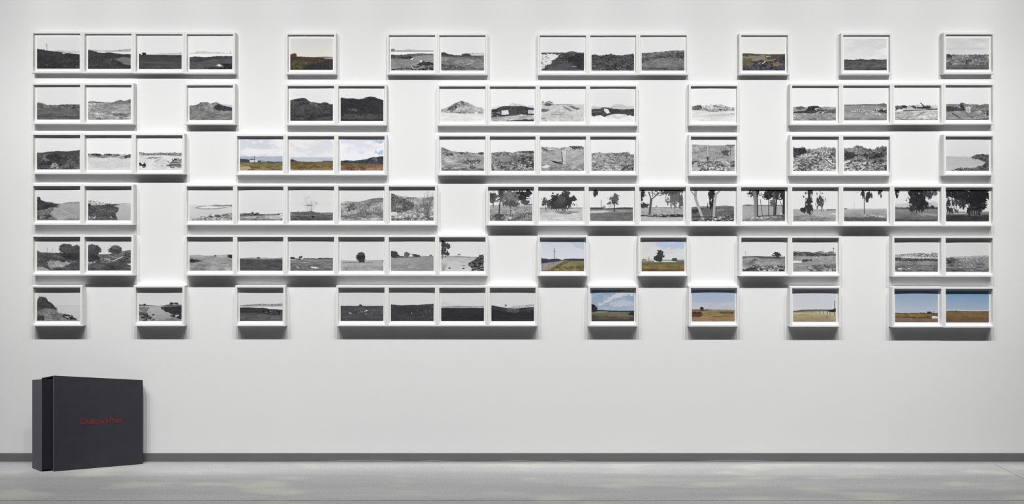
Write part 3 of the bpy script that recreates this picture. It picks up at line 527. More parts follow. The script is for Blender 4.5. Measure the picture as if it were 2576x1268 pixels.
 ('S', 236, 234), ('L', [(0, .25), (.1, .28), (.2, .23), (.32, .3), (.5, .3), (.7, .24), (.85, .26), (1, .28)], 138, 80, 'r', .05), ('P', [(0, .25), (.16, .28), (.28, .26), (.3, .42), (.15, .55), (0, .6)], 62, 26, 'n', .04), ('L', [(0, .56), (.2, .48), (.5, .4), (1, .45)], 132, 110, 'r', .03), ('K', 0, .45, 1, .85, 110, .035, 30, 235), ('I', .75, .58, .94, .78, 225, .02), ('I', .74, .62, .88, .78, 40, .012), ('I', .15, .55, .55, .5, 215, .014), ('L', [(0, .86), (.5, .84), (1, .8)], 138, 90, 'r', .03)]),
(2, 16, None, 'framed monochrome photo of fallen boards beneath thick brush, third row right pair', [
 ('S', 236, 234), ('L', [(0, .26), (.15, .28), (.25, .22), (.4, .2), (.5, .27), (.65, .33), (.78, .26), (.9, .23), (1, .24)], 118, 70, 'r', .05), ('P', [(0, .42), (.2, .38), (.32, .5), (.2, .62), (0, .66)], 60, 40, 'r', .05), ('P', [(.38, .5), (.7, .4), (.9, .42), (.95, .56), (.6, .62)], 66, 60, 'r', .06), ('T', .15, .33, .08, .06, 150, .6), ('L', [(0, .66), (.3, .6), (1, .62)], 120, 110, 'r', .03), ('I', 0, .75, .14, .68, 225, .03), ('I', .36, 1, .5, .86, 235, .02), ('I', .2, .72, .5, .76, 200, .016), ('T', .49, .76, .05, .04, 225, .3), ('K', .5, .7, 1, 1, 60, .04, 30, 190), ('K', .25, .55, .55, .66, 14, .02, 170, 220)]),
(2, 18, None, 'framed monochrome photo of calm bay curving to dark shore, right end of third row', [
 ('S', 222, 216), ('L', [(0, .54), (.15, .545), (.5, .555), (1, .56)], 184, 6, 's', .004), ('B', [(0, .535), (.2, .55)], [.555], 170, 8, 's', .004, (0, .2)), ('L', [(0, 1.3), (.2, 1.3), (.4, 1.3), (.55, .56), (.62, .54), (.7, .48), (.78, .475), (.84, .46), (.92, .485), (1, .475)], 84, 30, 'b', .008), ('P', [(.4, .55), (.58, .565), (.62, .62), (.78, .66), (.9, .72), (.92, .78), (.84, .86), (.6, .92), (.2, .99), (0, 1), (0, .6)], 188, 6, 's', .012), ('P', [(.58, .57), (.64, .6), (.8, .65), (.93, .73), (.86, .73), (.76, .68), (.62, .64)], 168, 50, 'r', .02), ('P', [(.15, 1), (.3, .9), (.6, .9), (.82, .85), (.9, .76), (1, .8), (1, 1)], 84, 50, 'n', .03), ('P', [(.14, 1), (.24, .9), (.38, .88), (.4, 1)], 110, 120, 'r', .05), ('K', .4, .9, .7, .95, 10, .02, 130, 200)]),
# ---- fourth row
(3, 0, -.001, 'framed monochrome photo of a dark cliff above a pale beach, left end of fourth row', [
 ('S', 226, 224), ('B', [(.55, .47), (.75, .43), (1, .41)], [.5], 165, 50, 's', .01), ('L', [(0, .5), (.5, .48), (1, .49)], 168, 10, 's', .004, 150), ('P', [(0, .27), (.05, .27), (.1, .37), (.2, .42), (.32, .41), (.38, .45), (.55, .48), (.58, .52), (.5, .56), (.7, .8), (1, .95), (1, 1), (0, 1)], 124, 46, 'n', .015), ('P', [(0, .26), (.05, .27), (.1, .37), (.22, .42), (.5, .5), (.45, .58), (.28, .6), (.2, .66), (0, .7)], 62, 30, 'n', .02), ('P', [(.4, .6), (.6, .65), (.95, .95), (.5, .98), (.3, .8)], 166, 20, 's', .04), ('I', .55, .66, .95, .92, 205, .008), ('K', .05, .66, .35, .85, 30, .02, 80, 230), ('P', [(0, .72), (.3, .8), (.4, .95), (.2, 1), (0, 1)], 100, 60, 'r', .05)]),
(3, 1, -.001, 'framed monochrome photo of a rocky shore meeting calm water right, second in the fourth row', [
 ('S', 224, 222), ('L', [(0, .37), (.2, .39), (.4, .44), (.55, .48), (.8, .455), (1, .45)], 188, 40, 's', .006), ('L', [(0, .52), (1, .5)], 190, 6, 's', .003, 170), ('P', [(0, .37), (.2, .39), (.3, .42), (.45, .44), (.6, .49), (.4, .53), (0, .56)], 172, 70, 'r', .02), ('P', [(0, .46), (.06, .48), (.08, .58), (0, .62)], 44, 20, 'n', .03), ('P', [(.05, .54), (.4, .49), (.76, .5), (.6, .56), (.72, .6), (.7, .7), (.64, .8), (.7, 1), (0, 1), (0, .6)], 82, 30, 'd', .03), ('K', .02, .6, .6, .98, 36, .018, 50, 150), ('K', .3, .65, .4, .7, 2, .025, 225, 245), ('K', .5, .87, .56, .91, 2, .025, 225, 245), ('K', .75, .6, .98, .85, 6, .01, 90, 130), ('P', [(0, .85), (.2, .88), (.15, .98), (0, 1)], 130, 80, 'r', .04)]),
(3, 3, None, 'framed monochrome photo of a flooded flat with a ring-shaped sandbar, fourth row', [
 ('S', 228, 226), ('L', [(0, .5), (1, .5)], 214, 4, 's', .002, 196), ('P', [(.5, .52), (.6, .5), (.8, .51), (1, .5), (1, .56), (.7, .54)], 140, 24, 's', .01), ('P', [(.1, .61), (.2, .56), (.5, .53), (.8, .57), (.92, .59), (.7, .63), (.3, .65)], 150, 10, 's', .008), ('P', [(.16, .6), (.3, .57), (.5, .545), (.75, .58), (.85, .59), (.6, .615), (.3, .62)], 226, 4, 's', .004), ('L', [(0, .96), (.25, .93), (.5, .86), (.7, .83), (.9, .77), (1, .78)], 142, 60, 'r', .02), ('W', .2, .98, .12, .2, 12, 130), ('K', .25, .78, .65, .9, 12, .014, 60, 110), ('T', .5, .87, .05, .03, 70, .6), ('T', .64, .86, .07, .04, 84, .7)]),
(3, 4, .0018, 'framed monochrome photo of a low strip of shore under empty sky, fourth row', [
 ('S', 226, 220), ('B', [(0, .77), (.25, .77), (.5, .8), (.85, .79), (1, .76)], [.88], 92, 60, 'r', .012), ('T', .3, .76, .03, .03, 80, .4), ('T', .41, .78, .05, .03, 90, .6), ('L', [(0, .87), (.5, .84), (.7, .82), (1, .83)], 160, 50, 's', .012), ('L', [(0, .92), (.5, .95), (1, .93)], 120, 60, 's', .02), ('T', .41, .9, .04, .02, 60, .6), ('B', [.785], [.82], 235, 6, 'n', .006, (.93, .99))]),
(3, 5, .0018, 'framed monochrome photo of a leafless shrub against a pale bay, fourth row', [
 ('S', 220, 222), ('B', [.475], [.485], 200, 8, 's', .003), ('P', [(.34, .52), (.42, .49), (.5, .5), (.55, .52), (.45, .54)], 105, 16, 'n', .01), ('T', .61, .46, .03, .05, 190, .5), ('W', .48, .82, .56, .16, 26, 176), ('V', .5, .4, .85, 140, .01), ('W', .4, .3, .1, .08, 8, 170), ('L', [(0, .73), (.2, .73), (.5, .7), (.6, .74), (.75, .75), (1, .74)], 112, 40, 's', .01), ('L', [(0, .85), (.5, .86), (1, .8)], 88, 30, 's', .02), ('T', .53, .88, .03, .03, 40, .4), ('I', .17, .7, .2, .73, 90, .012), ('K', .2, .95, .25, 1, 3, .012, 190, 220)]),
(3, 6, None, 'framed monochrome photo of windblown scrub rising to a hill right, fourth row', [
 ('S', 222, 222), ('L', [(0, .38), (.3, .4), (.45, .4), (.6, .35), (.75, .3), (.9, .28), (1, .28)], 128, 44, 's', .01), ('B', [(0, .38), (.12, .37), (.15, .42)], [.46], 200, 60, 'r', .02, (0, .3)), ('L', [(0, .48), (.3, .42), (.7, .44), (1, .42)], 152, 56, 'g', .03), ('P', [(.1, .55), (.3, .5), (.4, .62), (.2, .7)], 84, 50, 'g', .06), ('W', .45, .78, .4, .25, 34, 96), ('W', .35, .8, .34, .2, 20, 190), ('L', [(0, .82), (.3, .8), (.7, .72), (1, .7)], 120, 60, 's', .03), ('L', [.9], 150, 60, 's', .03)]),
(3, 7, None, 'framed monochrome photo of tangled reeds and brush, last before the fourth row gap', [
 ('S', 224, 222), ('L', [(0, .12), (.05, .18), (.12, .2), (.3, .24), (.5, .26), (.75, .27), (1, .25)], 150, 60, 'r', .03), ('P', [(0, .14), (.15, .25), (.35, .3), (.55, .5), (.5, .7), (.2, .8), (0, .7)], 104, 44, 'r', .04), ('P', [(.1, .4), (.3, .45), (.3, .62), (.12, .6)], 128, 40, 'g', .05), ('L', [(0, .8), (.3, .72), (.6, .6), (1, .55)], 158, 80, 'r', .03), ('W', .85, 1, .95, .14, 40, 90), ('W', .05, .9, .8, .1, 10, 80), ('P', [(0, .72), (.15, .74), (.12, .84), (0, .84)], 215, 20, 'n', .04), ('L', [(0, .92), (1, .9)], 126, 70, 'r', .02)]),
(3, 9, None, 'framed monochrome photo of a tree grove with one leaning trunk, fourth row', [
 ('S', 228, 230), ('L', [(0, .5), (.3, .5), (1, .49)], 176, 16, 's', .006), ('B', [.47], [.5], 96, 20, 's', .01, (.8, 1)), ('L', [.55], 160, 36, 's', .01), ('V', .98, .3, .5, 150, .008),
 ('T', .07, .26, .1, .17, 74, .7), ('V', .085, .3, .57, 70, .018), ('I', .18, .34, .1, .42, 70, .01), ('T', .4, .2, .24, .22, 100, .9), ('T', .28, .16, .07, .18, 64, .6), ('T', .55, .3, .2, .22, 116, 1.0), ('H', .5, .46, .22, .08, 82), ('T', .78, .22, .14, .2, 52, .7), ('T', .92, .12, .08, .12, 52, .7), ('T', .82, .42, .09, .07, 76, .9),
 ('I', .29, .18, .23, .5, 96, .03), ('I', .235, .48, .225, .8, 70, .034), ('V', .485, .4, .75, 76, .014), ('L', [(0, .82), (.2, .78), (.4, .8), (1, .72)], 108, 60, 'g', .03), ('K', .3, .62, .9, .78, 40, .03, 90, 200), ('K', .38, .88, .5, .98, 8, .03, 190, 240), ('T', .2, .88, .12, .08, 70, .9)]),
(3, 10, None, 'framed monochrome photo of a clump of dark round trees on sand, fourth row', [
 ('S', 228, 228), ('B', [.575], [.62], 130, 30, 's', .008), ('L', [(0, .61), (.5, .62), (1, .6)], 188, 26, 's', .006), ('V', .85, .45, .6, 170, .006), ('V', .905, .5, .6, 180, .005), ('T', .12, .4, .09, .12, 88, .8), ('I', .12, .42, .15, .68, 84, .014), ('T', .22, .46, .06, .12, 80, .7), ('T', .38, .4, .13, .24, 58, .7), ('T', .58, .22, .12, .18, 70, .8), ('T', .52, .42, .14, .2, 78, .8), ('T', .7, .4, .1, .18, 52, .8), ('T', .78, .3, .06, .08, 60, .8), ('H', .46, .55, .22, .08, 60),
 ('V', .385, .55, .74, 60, .018), ('L', [(0, .78), (.3, .72), (.6, .76), (1, .7)], 196, 26, 's', .02), ('P', [(.3, .7), (.6, .68), (.95, .7), (.6, .8), (.5, .78)], 150, 50, 's', .04), ('K', .25, .78, .6, .85, 8, .012, 80, 140)]),
(3, 11, None, 'framed monochrome photo of a small tree on a dark lawn with pole, fourth row', [
 ('S', 228, 230), ('B', [(0, .565), (.3, .565), (.34, .6), (.6, .58), (.75, .56), (1, .57)], [.64], 76, 24, 'n', .008), ('L', [.625], 138, 24, 's', .004), ('P', [(0, .68), (.3, .66), (.55, .68), (.3, .73), (0, .74)], 196, 10, 's', .01), ('L', [(0, .77), (.4, .74), (1, .72)], 106, 24, 's', .008), ('V', .26, .34, .66, 96, .012), ('T', .33, .56, .04, .06, 130, .9), ('T', .56, .33, .1, .15, 84, .9), ('T', .45, .44, .06, .05, 92, .8), ('T', .6, .22, .07, .07, 100, .9), ('V', .565, .4, .7, 56, .02), ('W', .48, .72, .24, .06, 8, 140), ('H', .13, .13, .05, .1, 54)]),
(3, 12, None, 'framed monochrome photo of a forked tree beside drooping branches, fourth row', [
 ('S', 228, 222), ('B', [.555], [.58], 118, 20, 's', .005), ('L', [.57], 166, 30, 's', .006), ('P', [(.36, .52), (.4, .5), (.4, .57), (.35, .57)], 150, 20, 'n'), ('T', .05, .1, .09, .14, 60, .8), ('T', .02, .3, .03, .1, 56, .8), ('T', .09, .5, .11, .08, 60, .7), ('H', .82, .2, .2, .3, 104), ('H', .95, .36, .05, .22, 92), ('T', .7, .06, .3, .09, 76, .9), ('W', .42, .2, .2, .3, 14, 110),
 ('I', .21, .8, .25, .3, 84, .05), ('I', .25, .32, .19, .08, 80, .026), ('I', .26, .3, .42, .12, 80, .024), ('I', .42, .12, .6, .05, 84, .018), ('I', .28, .22, .27, 0, 84, .018), ('V', .79, .1, .78, 110, .01), ('W', .5, .78, .24, .05, 5, 110), ('B', [(0, .79), (.5, .78), (1, .78)], [(0, .83), (.5, .88), (1, .86)], 92, 80, 'r', .015), ('L', [(0, .85), (.5, .87), (1, .88)], 178, 16, 's', .01), ('K', .1, .78, .5, .84, 12, .02, 140, 225)]),
(3, 13, .001, 'framed monochrome photo of two bare curving trunks, fourth row', [
 ('S', 226, 228), ('L', [(0, .55), (.2, .53), (.6, .52), (.8, .5), (1, .53)], 120, 30, 's', .008), ('L', [(0, .57), (.5, .56), (1, .56)], 104, 22, 's', .005), ('I', .6, .65, .76, .63, 215, .01), ('P', [(0, .62), (.3, .6), (.1, .75), (0, .75)], 60, 16, 's', .04), ('T', .48, .1, .08, .14, 46, .5), ('H', .44, .3, .05, .26, 50), ('H', .5, .34, .05, .3, 48),
 ('I', .1, 0, .1, .3, 150, .06), ('I', .1, .28, .17, .55, 160, .06), ('I', .17, .55, .27, .92, 176, .06), ('I', .0, .06, .09, .2, 110, .02), ('I', .68, 0, .58, .16, 150, .035), ('I', .58, .12, .535, .5, 165, .05), ('I', .535, .45, .52, .95, 172, .06), ('I', .505, .45, .48, .85, 46, .014), ('I', 0, .86, .5, .86, 46, .02),
 ('L', [(0, .92), (.2, .97), (.4, .9), (.6, .84), (1, .78)], 96, 100, 'r', .02), ('K', .5, .9, .58, .98, 6, .03, 190, 240)]),
(3, 14, .001, 'framed monochrome photo of straight dark trunks in a row, fourth row', [
 ('S', 228, 230), ('B', [(0, .49), (.1, .46), (.3, .48), (1, .48)], [.53], 130, 50, 's', .008), ('L', [.515], 168, 12, 's', .004), ('H', .3, .1, .12, .14, 52), ('T', .62, .16, .12, .14, 46, .7), ('T', .78, .14, .12, .18, 52, .7), ('T', .95, .12, .08, .2, 44, .7), ('B', [0], [.03], 44, 20, 'n', .02, (.2, 1)),
 ('I', .27, 0, .31, .3, 120, .09), ('I', .31, .28, .325, .86, 134, .085), ('I', .35, .2, .36, .86, 52, .025), ('I', .42, .3, .475, .84, 60, .012), ('I', .4, .18, .6, .14, 60, .014), ('V', .62, .1, .84, 64, .02), ('I', .745, .1, .75, .82, 88, .05), ('I', .81, .1, .77, .82, 60, .035), ('I', .88, .35, .95, .6, 70, .012), ('I', .985, 0, .965, .78, 52, .06), ('T', .7, .42, .05, .08, 100, .9),
 ('L', [(0, .96), (.2, .88), (.35, .84), (.7, .83), (1, .76)], 118, 50, 's', .01), ('I', .35, .84, .95, .79, 46, .014), ('K', .2, .86, .75, .9, 12, .026, 170, 235), ('K', .86, .74, .93, .8, 4, .03, 200, 230)]),
(3, 15, .0016, 'framed monochrome photo of two leafy branches hanging over a bare field, fourth row', [
 ('S', 228, 228), ('B', [.61], [.64], 168, 20, 's', .006), ('B', [.615], [.66], 120, 26, 's', .004, (.78, 1)), ('L', [(0, .64), (.5, .63), (.8, .66), (1, .65)], 168, 20, 's', .005), ('P', [(.8, .77), (1, .74), (1, .79)], 220, 4, 's', .01), ('L', [(0, .82), (.3, .8), (1, .88)], 140, 36, 's', .03), ('H', .4, .06, .09, .1, 60), ('I', .36, 0, .38, .4, 60, .02), ('I', .34, .1, .4, .35, 84, .012), ('H', .37, .45, .1, .26, 58), ('H', .24, .62, .06, .08, 50), ('H', .38, .62, .07, .12, 56), ('I', .43, .66, .45, .76, 70, .012), ('I', .62, 0, .64, .14, 90, .01), ('H', .64, .36, .09, .2, 76)]),
(3, 16, .0014, 'framed monochrome photo of one thin straight tree with a leaf cluster, fourth row', [
 ('S', 230, 230), ('B', [.595], [.63], 186, 24, 's', .006), ('B', [.585], [.61], 84, 20, 's', .004, (0, .07)), ('L', [.625], 178, 24, 's', .004, 120), ('V', .235, .38, .62, 160, .006), ('P', [(.4, .8), (.5, .78), (.98, .82), (.9, .9), (.5, .86)], 164, 70, 'r', .03), ('L', [(0, .86), (.4, .88), (.6, .86), (1, .9)], 92, 34, 's', .02), ('H', .45, .1, .05, .16, 56), ('H', .57, .18, .07, .14, 54), ('H', .53, .32, .03, .08, 60), ('H', .84, .06, .06, .14, 70), ('B', [0], [.03], 70, 30, 'g', .03, (.4, .9)), ('V', .475, .1, .76, 90, .018), ('W', .3, .1, .1, .1, 4, 150)]),
(3, 17, None, 'framed monochrome photo of a thick dark curtain of leaves over a field, fourth row', [
 ('S', 228, 218), ('L', [(0, .45), (.3, .42), (.5, .4), (.8, .4), (.9, .36), (1, .42)], 196, 8, 's', .01), ('B', [(0, .54), (.2, .55), (.6, .55), (.85, .52), (1, .55)], [.62], 80, 34, 'r', .02), ('L', [.61], 138, 14, 's', .003, 92), ('P', [(.5, .72), (1, .76), (1, .82), (.6, .8)], 150, 12, 's', .03), ('H', .05, .1, .06, .12, 52), ('H', .47, .12, .15, .2, 50), ('H', .45, .35, .12, .26, 46), ('H', .6, .25, .16, .3, 42), ('H', .62, .45, .14, .16, 46), ('H', .78, .12, .1, .14, 64), ('H', .92, .06, .06, .1, 90), ('H', .4, .58, .05, .1, 60), ('H', .87, .54, .06, .05, 50), ('L', [(0, .93), (1, .95)], 72, 20, 's', .03)]),
(3, 18, None, 'framed monochrome photo of a huge black shade tree, right end of the fourth row', [
 ('S', 224, 218), ('B', [.68], [.74], 140, 40, 's', .01), ('L', [(0, .74), (.3, .76), (1, .72)], 112, 14, 's', .006), ('H', .08, .12, .14, .16, 46), ('T', .35, .16, .3, .2, 42, .6), ('T', .75, .16, .3, .26, 36, .5), ('T', .72, .4, .22, .3, 38, .4), ('T', .4, .42, .12, .16, 46, .8), ('H', .06, .42, .07, .12, 56), ('H', .12, .62, .1, .12, 56), ('H', .26, .42, .14, .12, 66), ('T', .52, .66, .05, .1, 40, .5), ('B', [.5], [.8], 40, 34, 'g', .02, (.52, .8)), ('V', .58, .66, .78, 170, .008), ('V', .63, .64, .79, 185, .01), ('V', .68, .66, .78, 170, .008), ('V', .73, .66, .77, 150, .008), ('T', .86, .52, .06, .12, 44, .6), ('V', .28, .6, .76, 70, .01), ('L', [(0, .8), (.4, .79), (.6, .82), (1, .79)], 56, 12, 's', .01)]),
# ---- fifth row
(4, 0, -.0012, 'framed monochrome photo of bushy trees at right above a pale path, fifth row left end', [
 ('S', 218, 214), ('V', .24, .28, .43, 140, .01), ('V', .36, .3, .43, 150, .008), ('L', [(0, .35), (.08, .42), (.3, .43), (.5, .44), (1, .5)], 84, 26, 'n', .012), ('T', .7, .32, .19, .17, 74, .35), ('T', .93, .34, .14, .16, 78, .35), ('T', .62, .26, .1, .09, 84, .3), ('P', [(.5, .46), (1, .42), (1, .7), (.7, .68)], 60, 24, 'n', .03), ('L', [(0, .52), (.3, .56), (.6, .62), (1, .72)], 78, 36, 'n', .02), ('P', [(.22, .72), (.4, .68), (.8, .74), (.76, .78), (.55, .9), (.3, .92)], 152, 44, 'n', .04), ('K', .3, .66, .95, .74, 24, .014, 140, 225), ('P', [(0, .9), (.15, .88), (.3, 1), (0, 1)], 158, 10, 's', .02), ('P', [(.65, .84), (1, .74), (1, 1), (.55, .96)], 80, 30, 'n', .04)]),
(4, 1, -.001, 'framed monochrome photo of two dark bushy trees and a rocky bank, fifth row', [
 ('S', 216, 220), ('V', .37, .28, .45, 165, .007), ('L', [(0, .46), (.3, .48), (.5, .47), (.8, .38), (.9, .36), (1, .34)], 96, 50, 'n', .012), ('T', .13, .36, .18, .17, 70, .3), ('T', .08, .26, .12, .1, 82, .3), ('T', .65, .34, .17, .13, 74, .4), ('T', .65, .26, .1, .06, 92, .4), ('P', [(0, .46), (.2, .5), (.3, .62), (0, .74)], 58, 20, 'n', .03), ('L', [(0, .72), (.3, .64), (.6, .52), (.8, .46), (1, .42)], 104, 80, 's', .02), ('K', .3, .6, .6, .7, 20, .016, 160, 235), ('I', .6, .68, .8, .56, 215, .016), ('K', 0, .72, .16, .76, 6, .02, 190, 235), ('L', [(0, .84), (.3, .76), (.6, .74), (1, .72)], 84, 28, 's', .02), ('P', [(.9, .79), (1, .77), (1, .84)], 215, 4, 'n', .01)]),
(4, 3, -.001, 'framed monochrome photo of a grey plain with a dark bush at far right, fifth row', [
 ('S', 220, 218), ('B', [(0, .51), (.2, .5), (.45, .53), (.6, .52), (.9, .48), (1, .5)], [.6], 168, 36, 's', .008), ('T', .6, .53, .03, .03, 100, .4), ('L', [(0, .57), (1, .57)], 150, 26, 's', .008), ('P', [(0, .63), (.15, .65), (.3, .7), (.1, .74), (0, .73)], 74, 30, 'n', .03), ('T', .96, .54, .07, .06, 52, .4), ('L', [(0, .76), (1, .68)], 150, 40, 's', .02), ('B', [.675], [.69], 80, 20, 's', .008, (.9, 1))]),
(4, 4, .0016, 'framed monochrome photo of a plain dark field with one tiny bush, fifth row', [
 ('S', 216, 222), ('B', [(0, .6), (.2, .59), (.4, .58), (.8, .6), (1, .58)], [.66], 140, 50, 's', .012), ('T', .43, .59, .04, .03, 66, .5), ('L', [(0, .63), (.3, .64), (1, .64)], 80, 18, 's', .006)]),
(4, 5, .0012, 'framed monochrome photo of a muddy field with a pale puddle, fifth row', [
 ('S', 216, 220), ('T', .05, .6, .07, .04, 60, .4), ('T', .25, .57, .05, .05, 84, .5), ('T', .18, .63, .07, .02, 60, .4), ('B', [(.3, .6), (.6, .61), (.8, .59), (1, .6)], [.64], 80, 26, 's', .01, (.3, 1)), ('T', .71, .61, .07, .02, 60, .4), ('L', [(0, .65), (.5, .64), (1, .64)], 130, 26, 's', .006), ('L', [(0, .7), (1, .7)], 112, 44, 's', .01), ('P', [(.46, .87), (.6, .87), (.7, .92), (.6, .94), (.5, .91)], 226, 8, 's', .02), ('P', [(.14, .89), (.22, .89), (.2, .92)], 205, 6, 's', .02), ('I', .22, .73, .45, .75, 190, .01), ('L', [.97], 100, 60, 's', .02)]),
(4, 6, None, 'framed monochrome photo of a single round tree on a pale plain, fifth row', [
 ('S', 218, 222), ('B', [(0, .66), (.3, .68), (.8, .66), (1, .66)], [.71], 152, 20, 's', .005), ('L', [.68], 176, 14, 's', .004, 160), ('B', [.72], [.745], 110, 20, 's', .008, (.05, .75)), ('B', [.65], [.72], 76, 16, 'n', .006, (.975, 1)), ('T', .475, .56, .115, .13, 52, .35), ('T', .475, .46, .07, .06, 76, .3), ('B', [.66], [.73], 60, 20, 'n', .01, (.43, .56)), ('L', [.86], 160, 26, 's', .02)]),
(4, 7, None, 'framed monochrome photo of several bushes along a pale rise, fifth row', [
 ('S', 218, 222), ('B', [(.4, .55), (.75, .52), (1, .53)], [.6], 150, 40, 's', .01), ('T', .05, .46, .12, .1, 66, .4), ('T', .12, .53, .1, .07, 58, .4), ('T', .28, .56, .1, .03, 84, .5), ('T', .39, .48, .08, .07, 90, .6), ('T', .55, .51, .06, .05, 90, .5), ('T', .62, .54, .07, .05, 62, .4), ('T', .93, .51, .03, .02, 96, .4), ('B', [.55], [.58], 76, 30, 's', .01, (.05, .68)), ('L', [(0, .6), (.5, .575), (1, .56)], 152, 18, 's', .006, 142), ('K', .2, .7, .5, .9, 7, .014, 205, 235)]),
(4, 8, None, 'framed monochrome photo of a pond between a leafy tree and dark reeds, fifth row', [
 ('S', 220, 226), ('B', [(0, .52), (.4, .52), (.7, .55), (1, .56)], [.6], 150, 30, 's', .008), ('L', [(0, .58), (.5, .57), (1, .6)], 190, 20, 's', .006), ('T', .42, .48, .04, .03, 130, .6), ('V', .88, .2, .5, 170, .007), ('L', [(0, .72), (.3, .72), (.6, .78), (1, .8)], 196, 10, 's', .006), ('W', .05, 1, .28, .1, 26, 140), ('T', .04, .14, .05, .12, 66, .8), ('T', .11, .18, .08, .1, 62, .8), ('T', .17, .24, .05, .07, 66, .8), ('T', .05, .36, .06, .13, 66, .8), ('T', .13, .44, .06, .08, 70, .8), ('V', .03, .1, .62, 50, .012), ('V', .1, .2, .58, 56, .01),
 ('P', [(.62, .78), (.75, .66), (.85, .56), (.92, .5), (1, .46), (1, 1), (.68, 1), (.74, .9)], 56, 70, 'r', .05), ('K', .8, .6, 1, .95, 12, .02, 130, 210), ('T', .2, .91, .04, .02, 60, .4), ('T', .52, .92, .03, .02, 70, .4), ('T', .52, .83, .05, .012, 90, .4)]),
(4, 10, -.001, 'framed colour photo of a utility pole by a fenced track, fifth row', [
 ('S', (196, 203, 218), (222, 224, 226)), ('P', [(.55, 0), (1, 0), (1, .34), (.8, .22)], (184, 196, 214), 4, 'c', .04), ('V', .305, .28, .62, (70, 72, 88), .012), ('I', .285, .38, .325, .38, (90, 92, 104), .01), ('L', [(0, .57), (.05, .62), (.2, .62), (.35, .6), (.5, .64), (.55, .61), (.8, .6), (1, .61)], (56, 60, 88), 16, 'n', .01), ('L', [(0, .74), (.3, .71), (.5, .66), (.7, .67), (1, .67)], (128, 122, 78), 22, 's', .006), ('P', [(0, .76), (.25, .72), (.55, .66), (.62, .66), (.35, .82), (.15, .95), (0, .98)], (150, 146, 138), 10, 's', .01), ('P', [(.5, .7), (.65, .68), (.4, .9), (.2, 1), (.14, 1)], (96, 98, 60), 20, 'n', .02), ('L', [(0, 1.05), (.3, .95), (.6, .85), (1, .82)], (116, 104, 62), 40, 'n', .02),
 ('B', [.6], [.74], (60, 58, 84), 14, 'n', .006, (0, .14)), ('V', .03, .74, 1, (84, 80, 70), .008), ('V', .18, .74, .94, (84, 80, 70), .007), ('V', .28, .72, .86, (90, 86, 76), .006)]),
(4, 12, .0016, 'framed colour photo of a tall dark tree on a dry field under cloud, fifth row', [
 ('S', (206, 208, 212), (212, 212, 212), .7, (218, 218, 220)), ('P', [(.4, .02), (1, .02), (1, .26), (.6, .28), (.34, .24)], (178, 194, 222), 8, 'c', .08), ('B', [.62], [.72], (186, 184, 178), 8, 's', .01), ('L', [(0, .68), (.3, .68), (.5, .66), (1, .67)], (120, 116, 104), 16, 's', .01), ('B', [.65], [.7], (96, 110, 136), 10, 's', .006, (.5, 1)), ('B', [.67], [.7], (214, 214, 212), 6, 's', .004, (.3, .8)), ('V', .175, .54, .74, (110, 96, 84), .012), ('T', .42, .52, .1, .16, (54, 60, 54), .6), ('T', .33, .6, .05, .06, (56, 62, 54), .6), ('T', .45, .4, .06, .07, (60, 66, 58), .6), ('T', .76, .62, .06, .06, (62, 68, 58), .5), ('T', .05, .66, .07, .05, (150, 136, 114), .6),
 ('L', [(0, .73), (.5, .72), (1, .72)], (104, 106, 58), 18, 's', .006), ('L', [(0, .8), (.5, .78), (1, .79)], (124, 106, 66), 20, 's', .01), ('L', [(0, .92), (1, .92)], (112, 88, 56), 20, 's', .02), ('K', .8, .82, .9, .86, 3, .02, 60, 90)]),
(4, 14, .0012, 'framed monochrome photo of rippled ground with a bush at right, fifth row right pair', [
 ('S', 222, 226), ('V', .08, .38, .55, 150, .008), ('I', .05, .4, .1, .4, 160, .006), ('L', [(0, .52), (.3, .51), (.6, .52), (1, .53)], 112, 60, 's', .01), ('T', .8, .48, .1, .1, 66, .7), ('B', [.55], [.59], 74, 26, 's', .01, (.45, .9)), ('L', [(0, .6), (.3, .55), (.4, .58), (1, .6)], 142, 40, 's', .01), ('P', [(.1, .75), (.3, .58), (.38, .64), (.2, .8)], 104, 50, 's', .04), ('L', [(0, .84), (.3, .8), (.6, .82), (1, .78)], 118, 90, 'r', .03), ('P', [(0, .96), (.2, .86), (.4, .84), (.3, 1), (0, 1)], 70, 30, 's', .03)]),
(4, 15, -.0008, 'framed monochrome photo of a scrubby field with lane and power poles, fifth row right pair', [
 ('S', 220, 224), ('L', [(0, .37), (.1, .36), (.3, .38), (.5, .4), (.65, .36), (.75, .4), (.9, .36), (1, .4)], 118, 80, 'r', .02), ('B', [(0, .4), (.4, .38), (.5, .44), (1, .44)], [.52], 82, 56, 'r', .02), ('L', [(0, .5), (.5, .52), (1, .5)], 150, 26, 's', .01), ('P', [(0, .66), (.2, .66), (.2, .72), (0, .73)], 222, 6, 's', .01), ('K', .5, .46, .6, .62, 16, .02, 60, 225), ('T', .29, .65, .09, .045, 62, .5), ('T', .42, .64, .03, .03, 70, .5), ('L', [(0, .76), (.3, .74), (.6, .7), (1, .66)], 150, 20, 's', .01), ('L', [(0, .9), (.4, .8), (.6, .78), (1, .76)], 126, 60, 'r', .03), ('P', [(0, .92), (.3, .82), (.35, .95), (.2, 1), (0, 1)], 140, 12, 's', .02), ('V', .94, .24, .62, 110, .01), ('I', .915, .27, .965, .27, 110, .008), ('V', .71, .32, .42, 120, .01)]),
(4, 17, None, 'framed monochrome photo of a hillside of pale houses above scrub, fifth row far right pair', [
